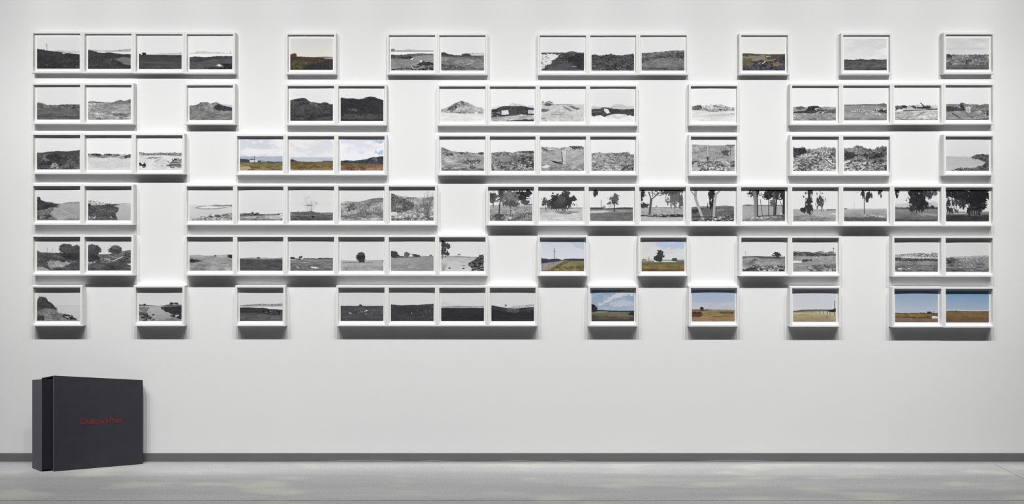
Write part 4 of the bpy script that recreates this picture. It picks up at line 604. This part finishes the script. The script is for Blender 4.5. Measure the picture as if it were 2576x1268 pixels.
 ('S', 218, 224), ('L', [(0, .46), (.25, .43), (.5, .41), (.8, .42), (.9, .39), (1, .42)], 150, 90, 'r', .015), ('K', .05, .44, .98, .52, 60, .018, 60, 240), ('B', [(0, .52), (.3, .52), (1, .54)], [.57], 200, 40, 'r', .008), ('B', [(0, .54), (.3, .57), (.5, .6), (1, .6)], [(0, .65), (1, .67)], 78, 50, 'r', .015), ('L', [(0, .66), (.5, .68), (1, .67)], 138, 40, 's', .008), ('L', [(0, .78), (.3, .76), (1, .78)], 110, 50, 's', .03), ('K', .08, .88, .35, .96, 12, .03, 150, 230), ('I', .25, .9, .45, .8, 60, .008)]),
(4, 18, None, 'framed monochrome photo of a grey littered field, right end of the fifth row', [
 ('S', 214, 218), ('L', [(0, .53), (.3, .51), (.6, .5), (1, .47)], 176, 36, 's', .01), ('L', [(0, .55), (.4, .56), (.7, .55), (1, .52)], 138, 50, 'r', .015), ('P', [(0, .56), (.15, .55), (.3, .62), (.2, .72), (0, .76)], 78, 60, 'r', .05), ('L', [(0, .74), (.3, .68), (1, .66)], 124, 60, 's', .02), ('K', .3, .66, 1, .82, 26, .02, 90, 225), ('L', [.88], 106, 50, 's', .02)]),
# ---- bottom row
(5, 0, -.0012, 'framed monochrome photo of a dark rocky knob above the sea, bottom left corner', [
 ('S', 204, 206), ('B', [.515], [.53], 178, 8, 's', .003), ('L', [.53], 198, 5, 's', .003, 188), ('P', [(0, .42), (.03, .3), (.06, .24), (.12, .235), (.2, .245), (.24, .38), (.33, .42), (.4, .5), (.42, .55), (.55, .66), (.75, .82), (.98, .96), (1, 1), (0, 1)], 118, 40, 'n', .02), ('P', [(0, .44), (.03, .3), (.06, .24), (.2, .245), (.24, .38), (.33, .42), (.4, .5), (.42, .56), (.48, .62), (.44, .66), (.25, .6), (.1, .62), (0, .72)], 70, 26, 'n', .03), ('P', [(0, .88), (.15, .8), (.2, 1), (0, 1)], 62, 24, 'n', .06), ('P', [(.45, .6), (.6, .68), (.7, .8), (.5, .74)], 192, 20, 'n', .03), ('P', [(.58, .82), (.7, .76), (.86, .86), (1, .98), (.7, .96)], 112, 110, 'r', .04)]),
(5, 2, -.0014, 'framed monochrome photo of a creek winding between dark banks, second in the bottom row', [
 ('S', 204, 214), ('L', [(0, .48), (.13, .48), (.25, .5), (.5, .52), (.7, .47), (1, .48)], 106, 40, 's', .01), ('T', .13, .47, .04, .02, 50, .5), ('T', .76, .44, .05, .03, 46, .5), ('T', .86, .44, .06, .03, 50, .7), ('L', [(0, .53), (1, .53)], 176, 16, 's', .004, 150), ('P', [(0, .54), (.26, .56), (.2, .65), (.2, .78), (.35, .9), (.4, 1), (0, 1)], 120, 60, 'r', .03), ('P', [(0, .72), (.16, .72), (.3, .9), (.28, 1), (0, 1)], 86, 100, 'r', .05), ('P', [(.5, .6), (.6, .52), (.75, .5), (1, .52), (1, .97), (.85, .9), (.72, .84), (.8, .8), (.65, .72)], 50, 16, 'n', .025), ('B', [(.55, .54), (.8, .5), (1, .5)], [(.55, .57), (.8, .54), (1, .52)], 110, 30, 's', .01, (.55, 1)), ('T', .33, .8, .03, .025, 50, .4), ('K', .86, .8, .94, .85, 4, .025, 215, 240), ('P', [(.5, .95), (.8, .9), (1, .96), (1, 1), (.4, 1)], 120, 20, 's', .03)]),
(5, 4, -.0014, 'framed monochrome photo of a white channel behind a dark bank, third in the bottom row', [
 ('S', 208, 204), ('B', [(0, .5), (.25, .47), (.5, .455), (.8, .46), (1, .44)], [.54], 146, 50, 'r', .008), ('L', [(0, .54), (.5, .545), (1, .54)], 214, 4, 's', .003), ('L', [(0, .57), (.2, .56), (.4, .58), (.55, .58), (.7, .62), (1, .64)], 56, 14, 'n', .01), ('P', [(.4, .66), (1, .7), (1, .8), (.6, .76)], 62, 70, 'r', .04), ('L', [(0, .74), (.3, .74), (.7, .8), (1, .82)], 88, 18, 's', .015), ('L', [(0, .95), (.4, .97), (1, 1)], 66, 12, 's', .01)]),
(5, 6, .001, 'framed monochrome photo of dark turf with scattered white scraps, bottom row group of four', [
 ('S', 206, 210), ('L', [(0, .52), (.45, .52), (.5, .52), (1, .52)], 64, 10, 's', .006), ('T', .465, .5, .04, .025, 56, .4), ('L', [.56], 76, 18, 's', .006), ('K', .1, .64, .8, .8, 16, .016, 120, 200), ('K', .55, .64, .62, .7, 4, .02, 210, 240), ('K', .2, .74, .25, .78, 2, .025, 190, 220), ('L', [.9], 68, 14, 's', .02)]),
(5, 7, .001, 'framed monochrome photo of dark rising ground speckled white at right, bottom row group of four', [
 ('S', 208, 208), ('B', [(0, .5), (.5, .48), (1, .5)], [.56], 140, 30, 's', .01), ('L', [(0, .47), (.12, .48), (.25, .5), (.4, .49), (.6, .49), (.8, .47), (1, .445)], 62, 16, 'd', .008), ('L', [(0, .6), (.4, .52), (1, .56)], 60, 12, 's', .01), ('K', .6, .54, 1, .9, 36, .012, 90, 170), ('K', .46, .73, .5, .78, 3, .014, 190, 220)]),
(5, 8, None, 'framed monochrome photo of a black field beneath faint distant hills, bottom row group of four', [
 ('S', 206, 206), ('B', [(0, .42), (.1, .4), (.25, .45), (1, .5)], [.5], 194, 8, 's', .01), ('B', [(0, .55), (.2, .53), (.5, .53), (.7, .54), (1, .53)], [.585], 184, 60, 's', .006), ('B', [(.1, .53), (.4, .52), (.6, .53), (1, .53)], [(.1, .54), (1, .545)], 120, 40, 's', .006), ('L', [.58], 50, 6, 's', .003, 44), ('L', [.86], 44, 5, 's', .02)]),
(5, 9, None, 'framed monochrome photo of a dark shallow valley with tiny tower, bottom row group of four', [
 ('S', 208, 206), ('B', [(0, .5), (.4, .56), (.6, .5), (.75, .49), (1, .46)], [.6], 168, 60, 'r', .01), ('B', [.47], [.53], 100, 30, 'n', .003, (.32, .36)), ('L', [(0, .49), (.1, .52), (.25, .56), (.4, .59), (.55, .6), (.75, .57), (1, .55)], 60, 16, 'n', .008), ('P', [(.35, .6), (.65, .6), (.6, .72), (.4, .72)], 86, 12, 's', .04), ('L', [(0, .62), (.5, .74), (1, .66)], 46, 6, 's', .02), ('K', .8, .6, 1, .72, 10, .012, 70, 180)]),
(5, 11, .0022, 'framed colour photo of blue sky with a white cloud band over dark earth, bottom row', [
 ('S', (120, 152, 186), (172, 182, 196), .35, (190, 196, 202)), ('P', [(.15, .45), (.4, .28), (.6, .1), (.9, .0), (1, .04), (1, .16), (.7, .2), (.45, .36), (.2, .52)], (192, 195, 202), 5, 'c', .05), ('P', [(.4, .42), (.9, .32), (1, .5), (.5, .56)], (180, 188, 198), 6, 'c', .08), ('L', [(0, .62), (.2, .64), (.5, .66), (1, .66)], (40, 44, 52), 8, 'n', .006), ('T', .05, .56, .08, .1, (38, 42, 46), .6), ('L', [(0, .71), (.3, .67), (.5, .7), (1, .7)], (104, 102, 84), 14, 's', .006), ('P', [(.05, .72), (.2, .67), (.4, .7), (.25, .74)], (132, 132, 104), 8, 's', .01), ('L', [(0, .78), (.4, .84), (1, .86)], (84, 76, 68), 16, 's', .02), ('P', [(.84, .76), (.95, .7), (1, .72), (1, .82), (.9, .8)], (40, 38, 46), 24, 'r', .03), ('L', [.93], (70, 62, 60), 14, 's', .02)]),
(5, 13, .0036, 'framed colour photo of a dark tree and brown bank under hazy sky, bottom row', [
 ('S', (150, 172, 198), (184, 188, 200)), ('B', [.4], [.62], (182, 184, 198), 8, 's', .02), ('L', [(0, .62), (.4, .61), (.5, .625), (1, .63)], (96, 92, 72), 18, 's', .008), ('B', [.62], [.66], (128, 136, 116), 12, 's', .005, (.4, 1)), ('K', .45, .62, .98, .64, 10, .014, 190, 215), ('L', [(0, .67), (.5, .66), (1, .67)], (140, 116, 78), 18, 's', .01), ('T', .23, .59, .045, .055, (44, 48, 50), .4), ('V', .235, .6, .66, (50, 46, 44), .012), ('P', [(0, .7), (.2, .69), (.26, .78), (.22, .85), (0, .86)], (92, 56, 44), 20, 's', .02), ('P', [(.6, .68), (.98, .7), (.98, .76), (.75, .76)], (82, 78, 52), 30, 'r', .03), ('L', [(0, .88), (.4, .84), (1, .86)], (150, 120, 82), 16, 's', .01), ('I', .5, .84, .9, .82, (90, 60, 44), .01)]),
(5, 15, .0014, 'framed colour photo of a yellow field with a line of posts right, bottom row', [
 ('S', (190, 198, 208), (204, 203, 200)), ('L', [(0, .66), (.2, .62), (.5, .61), (.8, .61), (1, .62)], (80, 96, 108), 10, 's', .005), ('L', [(0, .69), (.5, .67), (1, .66)], (184, 172, 140), 12, 's', .004), ('I', 0, .7, .5, .69, (110, 100, 84), .008), ('V', .46, .68, .74, (80, 70, 64), .008), ('V', .53, .68, .74, (80, 70, 64), .01), ('V', .62, .68, .75, (80, 70, 64), .01), ('V', .71, .68, .76, (80, 70, 64), .01), ('V', .8, .66, .77, (70, 62, 60), .014), ('V', .86, .66, .78, (70, 62, 60), .01), ('P', [(.8, .66), (1, .56), (1, .7), (.85, .7)], (38, 44, 66), 8, 'n', .02), ('V', .965, .38, .8, (60, 56, 66), .012), ('T', .965, .36, .012, .016, (50, 50, 60), .2), ('L', [(0, .76), (.3, .74), (.6, .76), (1, .8)], (166, 154, 112), 14, 's', .01, (150, 134, 98)), ('K', .75, .82, .95, .88, 5, .03, 110, 140)]),
(5, 17, .0026, 'framed colour photo of blue sky over a field with a white vehicle, bottom right pair', [
 ('S', (128, 156, 190), (196, 198, 206)), ('L', [(0, .7), (.2, .71), (.5, .7), (.75, .7), (.8, .66), (.9, .71), (1, .7)], (62, 66, 58), 12, 'n', .012), ('T', .8, .7, .05, .035, (40, 50, 46), .5), ('L', [(0, .73), (.5, .72), (1, .75)], (128, 104, 52), 26, 'n', .008), ('B', [(0, .82), (.4, .84), (1, .86)], [.87], (60, 54, 38), 10, 's', .006), ('L', [(0, .84), (.5, .87), (1, .88)], (122, 98, 84), 8, 's', .006), ('P', [(.85, .83), (.88, .8), (.97, .8), (1, .84), (1, .88), (.86, .88)], (206, 204, 208), 6, 'n', .006), ('V', .9, .64, .78, (60, 60, 66), .008)]),
(5, 18, .001, 'framed colour photo of a flat brown field under deep blue sky, bottom right corner', [
 ('S', (104, 148, 186), (186, 192, 202)), ('B', [.6], [.64], (186, 190, 200), 4, 's', .004), ('L', [(0, .635), (.22, .63), (.24, .61), (.27, .635), (.6, .645), (1, .64)], (66, 70, 56), 8, 'n', .006), ('L', [.655], (124, 100, 62), 12, 's', .003), ('L', [(0, .8), (1, .85)], (110, 84, 58), 12, 's', .02)]),
]


# ---------------------------------------------------------------- framed photographs
COLX = [83.6, 212.5, 341.3, 469.5, 596.6, 723.5, 851.2, 978, 1105, 1232, 1358, 1484.8, 1611.0, 1738.2, 1865, 1993, 2121.5, 2250, 2379]
ROW4 = {9: 1227.6, 10: 1354, 11: 1481, 12: 1608.2, 13: 1736, 14: 1864.4}
HANG = [  # (picture x, y) along which the top of each row's openings hangs
    [(85, 84.3), (470, 85.9), (722, 87.2), (976, 88.4), (1420, 89.3), (1612, 88.8), (1865, 88.6), (2120, 88.1), (2378, 86.5)],
    [(85, 213.2), (470, 214.6), (722, 216.2), (1105, 217.4), (1480, 217.7), (1740, 216.8), (1990, 215.6), (2378, 214)],
    [(85, 339.8), (470, 340.8), (600, 342.5), (1100, 343.2), (1740, 343.8), (1990, 343.8), (2378, 343.4)],
    [(85, 468.4), (470, 469), (1100, 469.6), (1610, 471), (2378, 471.7)],
    [(85, 596), (850, 596.4), (1360, 597.4), (1860, 598), (2378, 599)],
    [(85, 723.4), (850, 723.6), (1480, 724.2), (1740, 724.6), (1990, 725.3), (2378, 727)]]
ROWBOT = [99.3, 98.8, 98.0, 97.6, 97.3, 97.1]     # opening top to the frame's lower edge
DEPTH = .050
RECESS = .0225
FD = D - DEPTH
ILLUM = [.965, 1.0, 1.0, .985, .975, .90]

M_PRINT = bpy.data.materials.new('photographic_print')
M_PRINT.use_nodes = True
_b = M_PRINT.node_tree.nodes['Principled BSDF']
_at = M_PRINT.node_tree.nodes.new('ShaderNodeVertexColor'); _at.layer_name = 'picture'
M_PRINT.node_tree.links.new(_at.outputs['Color'], _b.inputs['Base Color'])
_b.inputs['Roughness'].default_value = .6
_b.inputs['Specular IOR Level'].default_value = .12


def lin(v):
    v = v / 255.0
    return np.where(v <= .04045, v / 12.92, ((v + .055) / 1.055) ** 2.4)


def frame_mesh(w, h, ow0, ow1, oh0, oh1, parent):
    """box frame: w x h outside, an opening from (ow0, oh0) to (ow1, oh1); local y=0 is the wall, front at -DEPTH"""
    c = .0007

    def ring(x0, x1, z0, z1, y): return [(x0, y, z0), (x1, y, z0), (x1, y, z1), (x0, y, z1)]
    rings = [ring(0, w, 0, h, 0), ring(0, w, 0, h, -DEPTH + c), ring(c, w - c, c, h - c, -DEPTH),
             ring(ow0 - c, ow1 + c, oh0 - c, oh1 + c, -DEPTH), ring(ow0, ow1, oh0, oh1, -DEPTH + c),
             ring(ow0, ow1, oh0, oh1, -DEPTH + RECESS + .004), ring(ow0 - .012, ow1 + .012, oh0 - .012, oh1 + .012, -DEPTH + RECESS + .004),
             ring(ow0 - .012, ow1 + .012, oh0 - .012, oh1 + .012, 0)]
    V = [p for r_ in rings for p in r_]; F = []
    n = len(rings)
    for i in range(n):
        a, b = i * 4, ((i + 1) % n) * 4
        for k in range(4): F.append((a + k, a + (k + 1) % 4, b + (k + 1) % 4, b + k))
    return link_mesh('frame', V, F, M_FRAME, parent)


def sheet_y(u, v, bow, skew):
    """how far a sheet of paper lifts off its flat plane, at u across and v up (0..1)"""
    c = 1 - (2 * u - 1) ** 2
    return (bow * c + skew * (u - .5)) * (.25 + .75 * v ** 2)


def grid_sheet(name, x0, x1, z0, z1, nx, nz, y0, fu, m, parent, colors=None):
    X, Z = np.meshgrid(np.linspace(x0, x1, nx), np.linspace(z1, z0, nz))
    Y = y0 - fu(X, Z)
    co = np.stack([X, Y, Z], -1).reshape(-1, 3).astype(np.float32)
    i = np.arange(nz - 1)[:, None] * nx + np.arange(nx - 1)[None, :]
    quads = np.stack([i, i + nx, i + nx + 1, i + 1], -1).reshape(-1, 4)
    me = bpy.data.meshes.new(name)
    me.vertices.add(len(co)); me.vertices.foreach_set('co', co.ravel())
    nq = len(quads)
    me.loops.add(nq * 4); me.loops.foreach_set('vertex_index', quads.ravel().astype(np.int32))
    me.polygons.add(nq)
    me.polygons.foreach_set('loop_start', np.arange(0, nq * 4, 4, dtype=np.int32))
    me.polygons.foreach_set('loop_total', np.full(nq, 4, dtype=np.int32))
    me.update(calc_edges=True)
    me.polygons.foreach_set('use_smooth', np.ones(nq, bool))
    if colors is not None:
        at = me.color_attributes.new('picture', 'FLOAT_COLOR', 'POINT')
        at.data.foreach_set('color', colors.ravel().astype(np.float32))
    me.materials.append(m)
    o = bpy.data.objects.new(name, me); col.objects.link(o); o.parent = parent
    return o


rr = random.Random(5)
for n_pic, (row, c, bow, label, ops) in enumerate(PICTURES):
    ox = ROW4.get(c, COLX[c]) if row == 3 else COLX[c]
    if c < 18: pitch = COLX[c + 1] - COLX[c]
    else: pitch = COLX[18] - COLX[17]
    if row == 3 and 8 < c < 18: pitch = ROW4.get(c + 1, COLX[c + 1]) - ox
    oy = float(np.interp(ox, [p[0] for p in HANG[row]], [p[1] for p in HANG[row]]))
    k = S * FD / D
    lip = 5.3 * k
    w = (pitch - .14) * k
    bot = oy + ROWBOT[row]
    lo = px(ox, bot, FD)                        # lower left corner of the opening column, on the frame's lower edge
    h = (ROWBOT[row] + 4.9) * k
    x_left = lo.x - lip; z_bot = lo.z
    root = bpy.data.objects.new('framed_photograph', None)
    root.location = (x_left, 0, z_bot)
    root.empty_display_size = .1
    col.objects.link(root)
    root['label'] = label
    root['category'] = 'picture'
    root['group'] = 'white framed landscape photographs hung in six rows'
    ow0, ow1 = lip, w - lip
    oh0, oh1 = 4.4 * k, h - 4.9 * k
    frame_mesh(w, h, ow0, ow1, oh0, oh1, root)
    skew = rr.uniform(-.0015, .0015)
    b0 = bow if bow is not None else rr.choice((.0004, .0010, -.0006, .0012))

    def lift(X, Z, b0=b0, skew=skew, ow0=ow0, ow1=ow1, oh0=oh0, oh1=oh1):
        return sheet_y((X - ow0) / (ow1 - ow0), (Z - oh0) / (oh1 - oh0), b0, skew)
    e = .006
    yb = -DEPTH + RECESS
    boxes('backing_board', [(ow0 - e, ow1 + e, yb + .0045, yb + .0075, oh0 - e, oh1 + e)], M_BACK, root)
    grid_sheet('mat_board', ow0 - .001, ow1 + .001, oh0 - .001, oh1 + .001, 25, 13, yb, lift, M_MAT, root)
    iw, ih = 107.6 * k, 79 * k
    ix0 = (ow0 + ow1) / 2 - iw / 2
    iz0 = oh0 + 7.9 * k
    im = paint(ops, 100 + n_pic * 7)
    lc = lin(im) / ILLUM[row]
    colr = np.concatenate([np.clip(lc, .002, .9), np.ones(lc.shape[:2] + (1,))], -1)
    grid_sheet('photo_print', ix0, ix0 + iw, iz0, iz0 + ih, PW // 2, PH // 2, yb - .0006, lift, M_PRINT, root, colr)


# ---------------------------------------------------------------- slipcase and the box inside it
def prism(name, foot, zb, zt, m, parent, inset=None):
    """foot: corner points in order; zb, zt: bottom and top heights at each corner"""
    n = len(foot)
    V = [(p[0], p[1], b) for p, b in zip(foot, zb)] + [(p[0], p[1], t) for p, t in zip(foot, zt)]
    F = [tuple(range(n))[::-1], tuple(range(n, 2 * n))] + [(i, (i + 1) % n, n + (i + 1) % n, n + i) for i in range(n)]
    o = link_mesh(name, V, F, m, parent)
    bv = o.modifiers.new('soft_edges', 'BEVEL'); bv.width = .0022; bv.segments = 2
    return o


def corner(x, ybot, ytop):
    p, dist = on_floor(x, ybot)
    return np.array([p.x, p.y]), CAM_Z - (ytop - PY) * S * dist / D


A, zA = corner(136, 1186.5, 945)
B, zB = corner(359.5, 1167.5, 956.5)
T, zT = corner(105.5, 1185, 953.5)
Sp, zS = corner(80, 1175, 955.5)
vdir = (Sp - T) / np.linalg.norm(Sp - T)
udir = (B - A) / np.linalg.norm(B - A)
T = A - udir * .084 + vdir * .035
Sp = T + vdir * .17
E = A + vdir * .227
Bk = np.array([B[0] - .03, -.018])


def lerp(a, b, t): return a + (b - a) * t


t_ = .012
root = bpy.data.objects.new('slipcase', None); root.location = (A[0], A[1], 0); col.objects.link(root)
root['label'] = 'large charcoal cloth slipcase with red title standing on the floor against the wall'
root['category'] = 'slipcase'


def loc(p, r): return (p[0] - r.location.x, p[1] - r.location.y)


zE = CAM_Z - (950 - PY) * S * (E[1] + D) / D
zBk = CAM_Z - (955.5 - PY) * S * (Bk[1] + D) / D


def wall_prism(name, pts, zb, zt, m, r_): return prism(name, [loc(p, r_) for p in pts], zb, zt, m, r_)


A1 = A + vdir * t_; B1 = B + vdir * t_ * .5 + np.array([0, .004])
E1 = E - vdir * t_; Bk1 = Bk - np.array([0, .004])
wall_prism('front_board', [A, B, B1, A1], [0] * 4, [zA, zB, zB, zA], M_CLOTH, root)
wall_prism('back_board', [E1, Bk1, Bk, E], [0] * 4, [zE, zBk, zBk, zE], M_CLOTH, root)
wall_prism('top_board', [A1, B1, Bk1, E1], [zA - t_, zB - t_, zBk - t_, zE - t_], [zA - .0005, zB - .0005, zBk - .0005, zE - .0005], M_CLOTH, root)
wall_prism('bottom_board', [A1, B1, Bk1, E1], [0] * 4, [t_] * 4, M_CLOTH, root)
wall_prism('spine_board', [lerp(B1, A1, .015), lerp(B1, A1, .001), lerp(Bk1, E1, .001), lerp(Bk1, E1, .015)], [t_] * 4,
           [zB - t_, zB - t_, zBk - t_, zBk - t_], M_CLOTH, root)
# paler edge of the front board beside the opening
eA = A - udir * .0035
o = wall_prism('board_edge', [eA, A + np.array([0.0005, -.0005]), A1, A1 - udir * .0035], [0.001] * 4, [zA - .001] * 4, M_CLOTH_L, root)
o['label'] = 'paler edge of the front board'

# title lettering on the front board
cu = bpy.data.curves.new('title_lettering', 'FONT')
cu.body = 'Candlestick Point'
cu.align_x = 'CENTER'; cu.align_y = 'CENTER'
cu.extrude = .0006
cu.size = .075
cu.offset = -.0003
tmp = bpy.data.objects.new('tmp', cu); col.objects.link(tmp)
bpy.context.view_layer.update()
me = bpy.data.meshes.new_from_object(tmp.evaluated_get(bpy.context.evaluated_depsgraph_get()))
bpy.data.objects.remove(tmp)
bm = bmesh.new(); bm.from_mesh(me)
xs_ = [v.co.x for v in bm.verts]; ys_ = [v.co.y for v in bm.verts]
wT, hT = max(xs_) - min(xs_), max(ys_) - min(ys_)
L_AB = np.linalg.norm(B - A)


def face_t(xp):
    """fraction along the front board that is seen at picture column xp"""
    s = (xp - PX) * S / D                       # x / distance
    return (A[0] - s * (A[1] + D)) / (s * (B[1] - A[1]) - (B[0] - A[0])) * -1 if False else (s * (A[1] + D) - A[0]) / ((B[0] - A[0]) - s * (B[1] - A[1]))


t0, t1 = face_t(202), face_t(308)
nrm = np.array([udir[1], -udir[0]])
tilt_top = (zB - zA)
for v in bm.verts:
    tx = t0 + (v.co.x - min(xs_)) / wT * (t1 - t0)
    p = A + (B - A) * tx + nrm * (.0008 + v.co.z)
    dist = p[1] + D
    zc = CAM_Z - (lerp(1060.5, 1056.5, (tx - t0) / (t1 - t0)) - PY) * S * dist / D
    hh = 14.5 * S * dist / D
    v.co = (p[0] - root.location.x, p[1] - root.location.y, zc + (v.co.y - (max(ys_) + min(ys_)) / 2) / hT * hh)
bm.to_mesh(me); bm.free()
me.materials.clear(); me.materials.append(M_RED)
to = bpy.data.objects.new('title_lettering', me); col.objects.link(to); to.parent = root
to['label'] = 'thin red title lettering'

root2 = bpy.data.objects.new('presentation_box', None); root2.location = (T[0], T[1], 0); col.objects.link(root2)
root2['label'] = 'grey cloth covered inner box poking out of the left side of the slipcase'
root2['category'] = 'box'
zT = CAM_Z - (953.5 - PY) * S * (T[1] + D) / D
zS = CAM_Z - (955.5 - PY) * S * (Sp[1] + D) / D
fw = (B1 - A1) / np.linalg.norm(B1 - A1)          # along the inside of the front board
bw = (Bk1 - E1) / np.linalg.norm(Bk1 - E1)        # along the inside of the back board
R1 = T + fw * .33
R2 = Sp + bw * .27
zR, zR2 = zT - .022, zS - .012
zT -= .002
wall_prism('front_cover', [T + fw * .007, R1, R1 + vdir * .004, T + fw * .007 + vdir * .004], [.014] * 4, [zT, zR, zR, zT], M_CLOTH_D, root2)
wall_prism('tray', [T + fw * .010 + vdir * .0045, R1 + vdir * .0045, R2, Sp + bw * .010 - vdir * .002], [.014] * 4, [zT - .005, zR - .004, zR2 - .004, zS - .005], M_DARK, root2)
o = wall_prism('spine_board', [T, T + fw * .006, Sp + bw * .006, Sp], [0.0] * 4, [zT, zT, zS, zS], M_CLOTH_L, root2)
o['label'] = 'lighter grey spine'
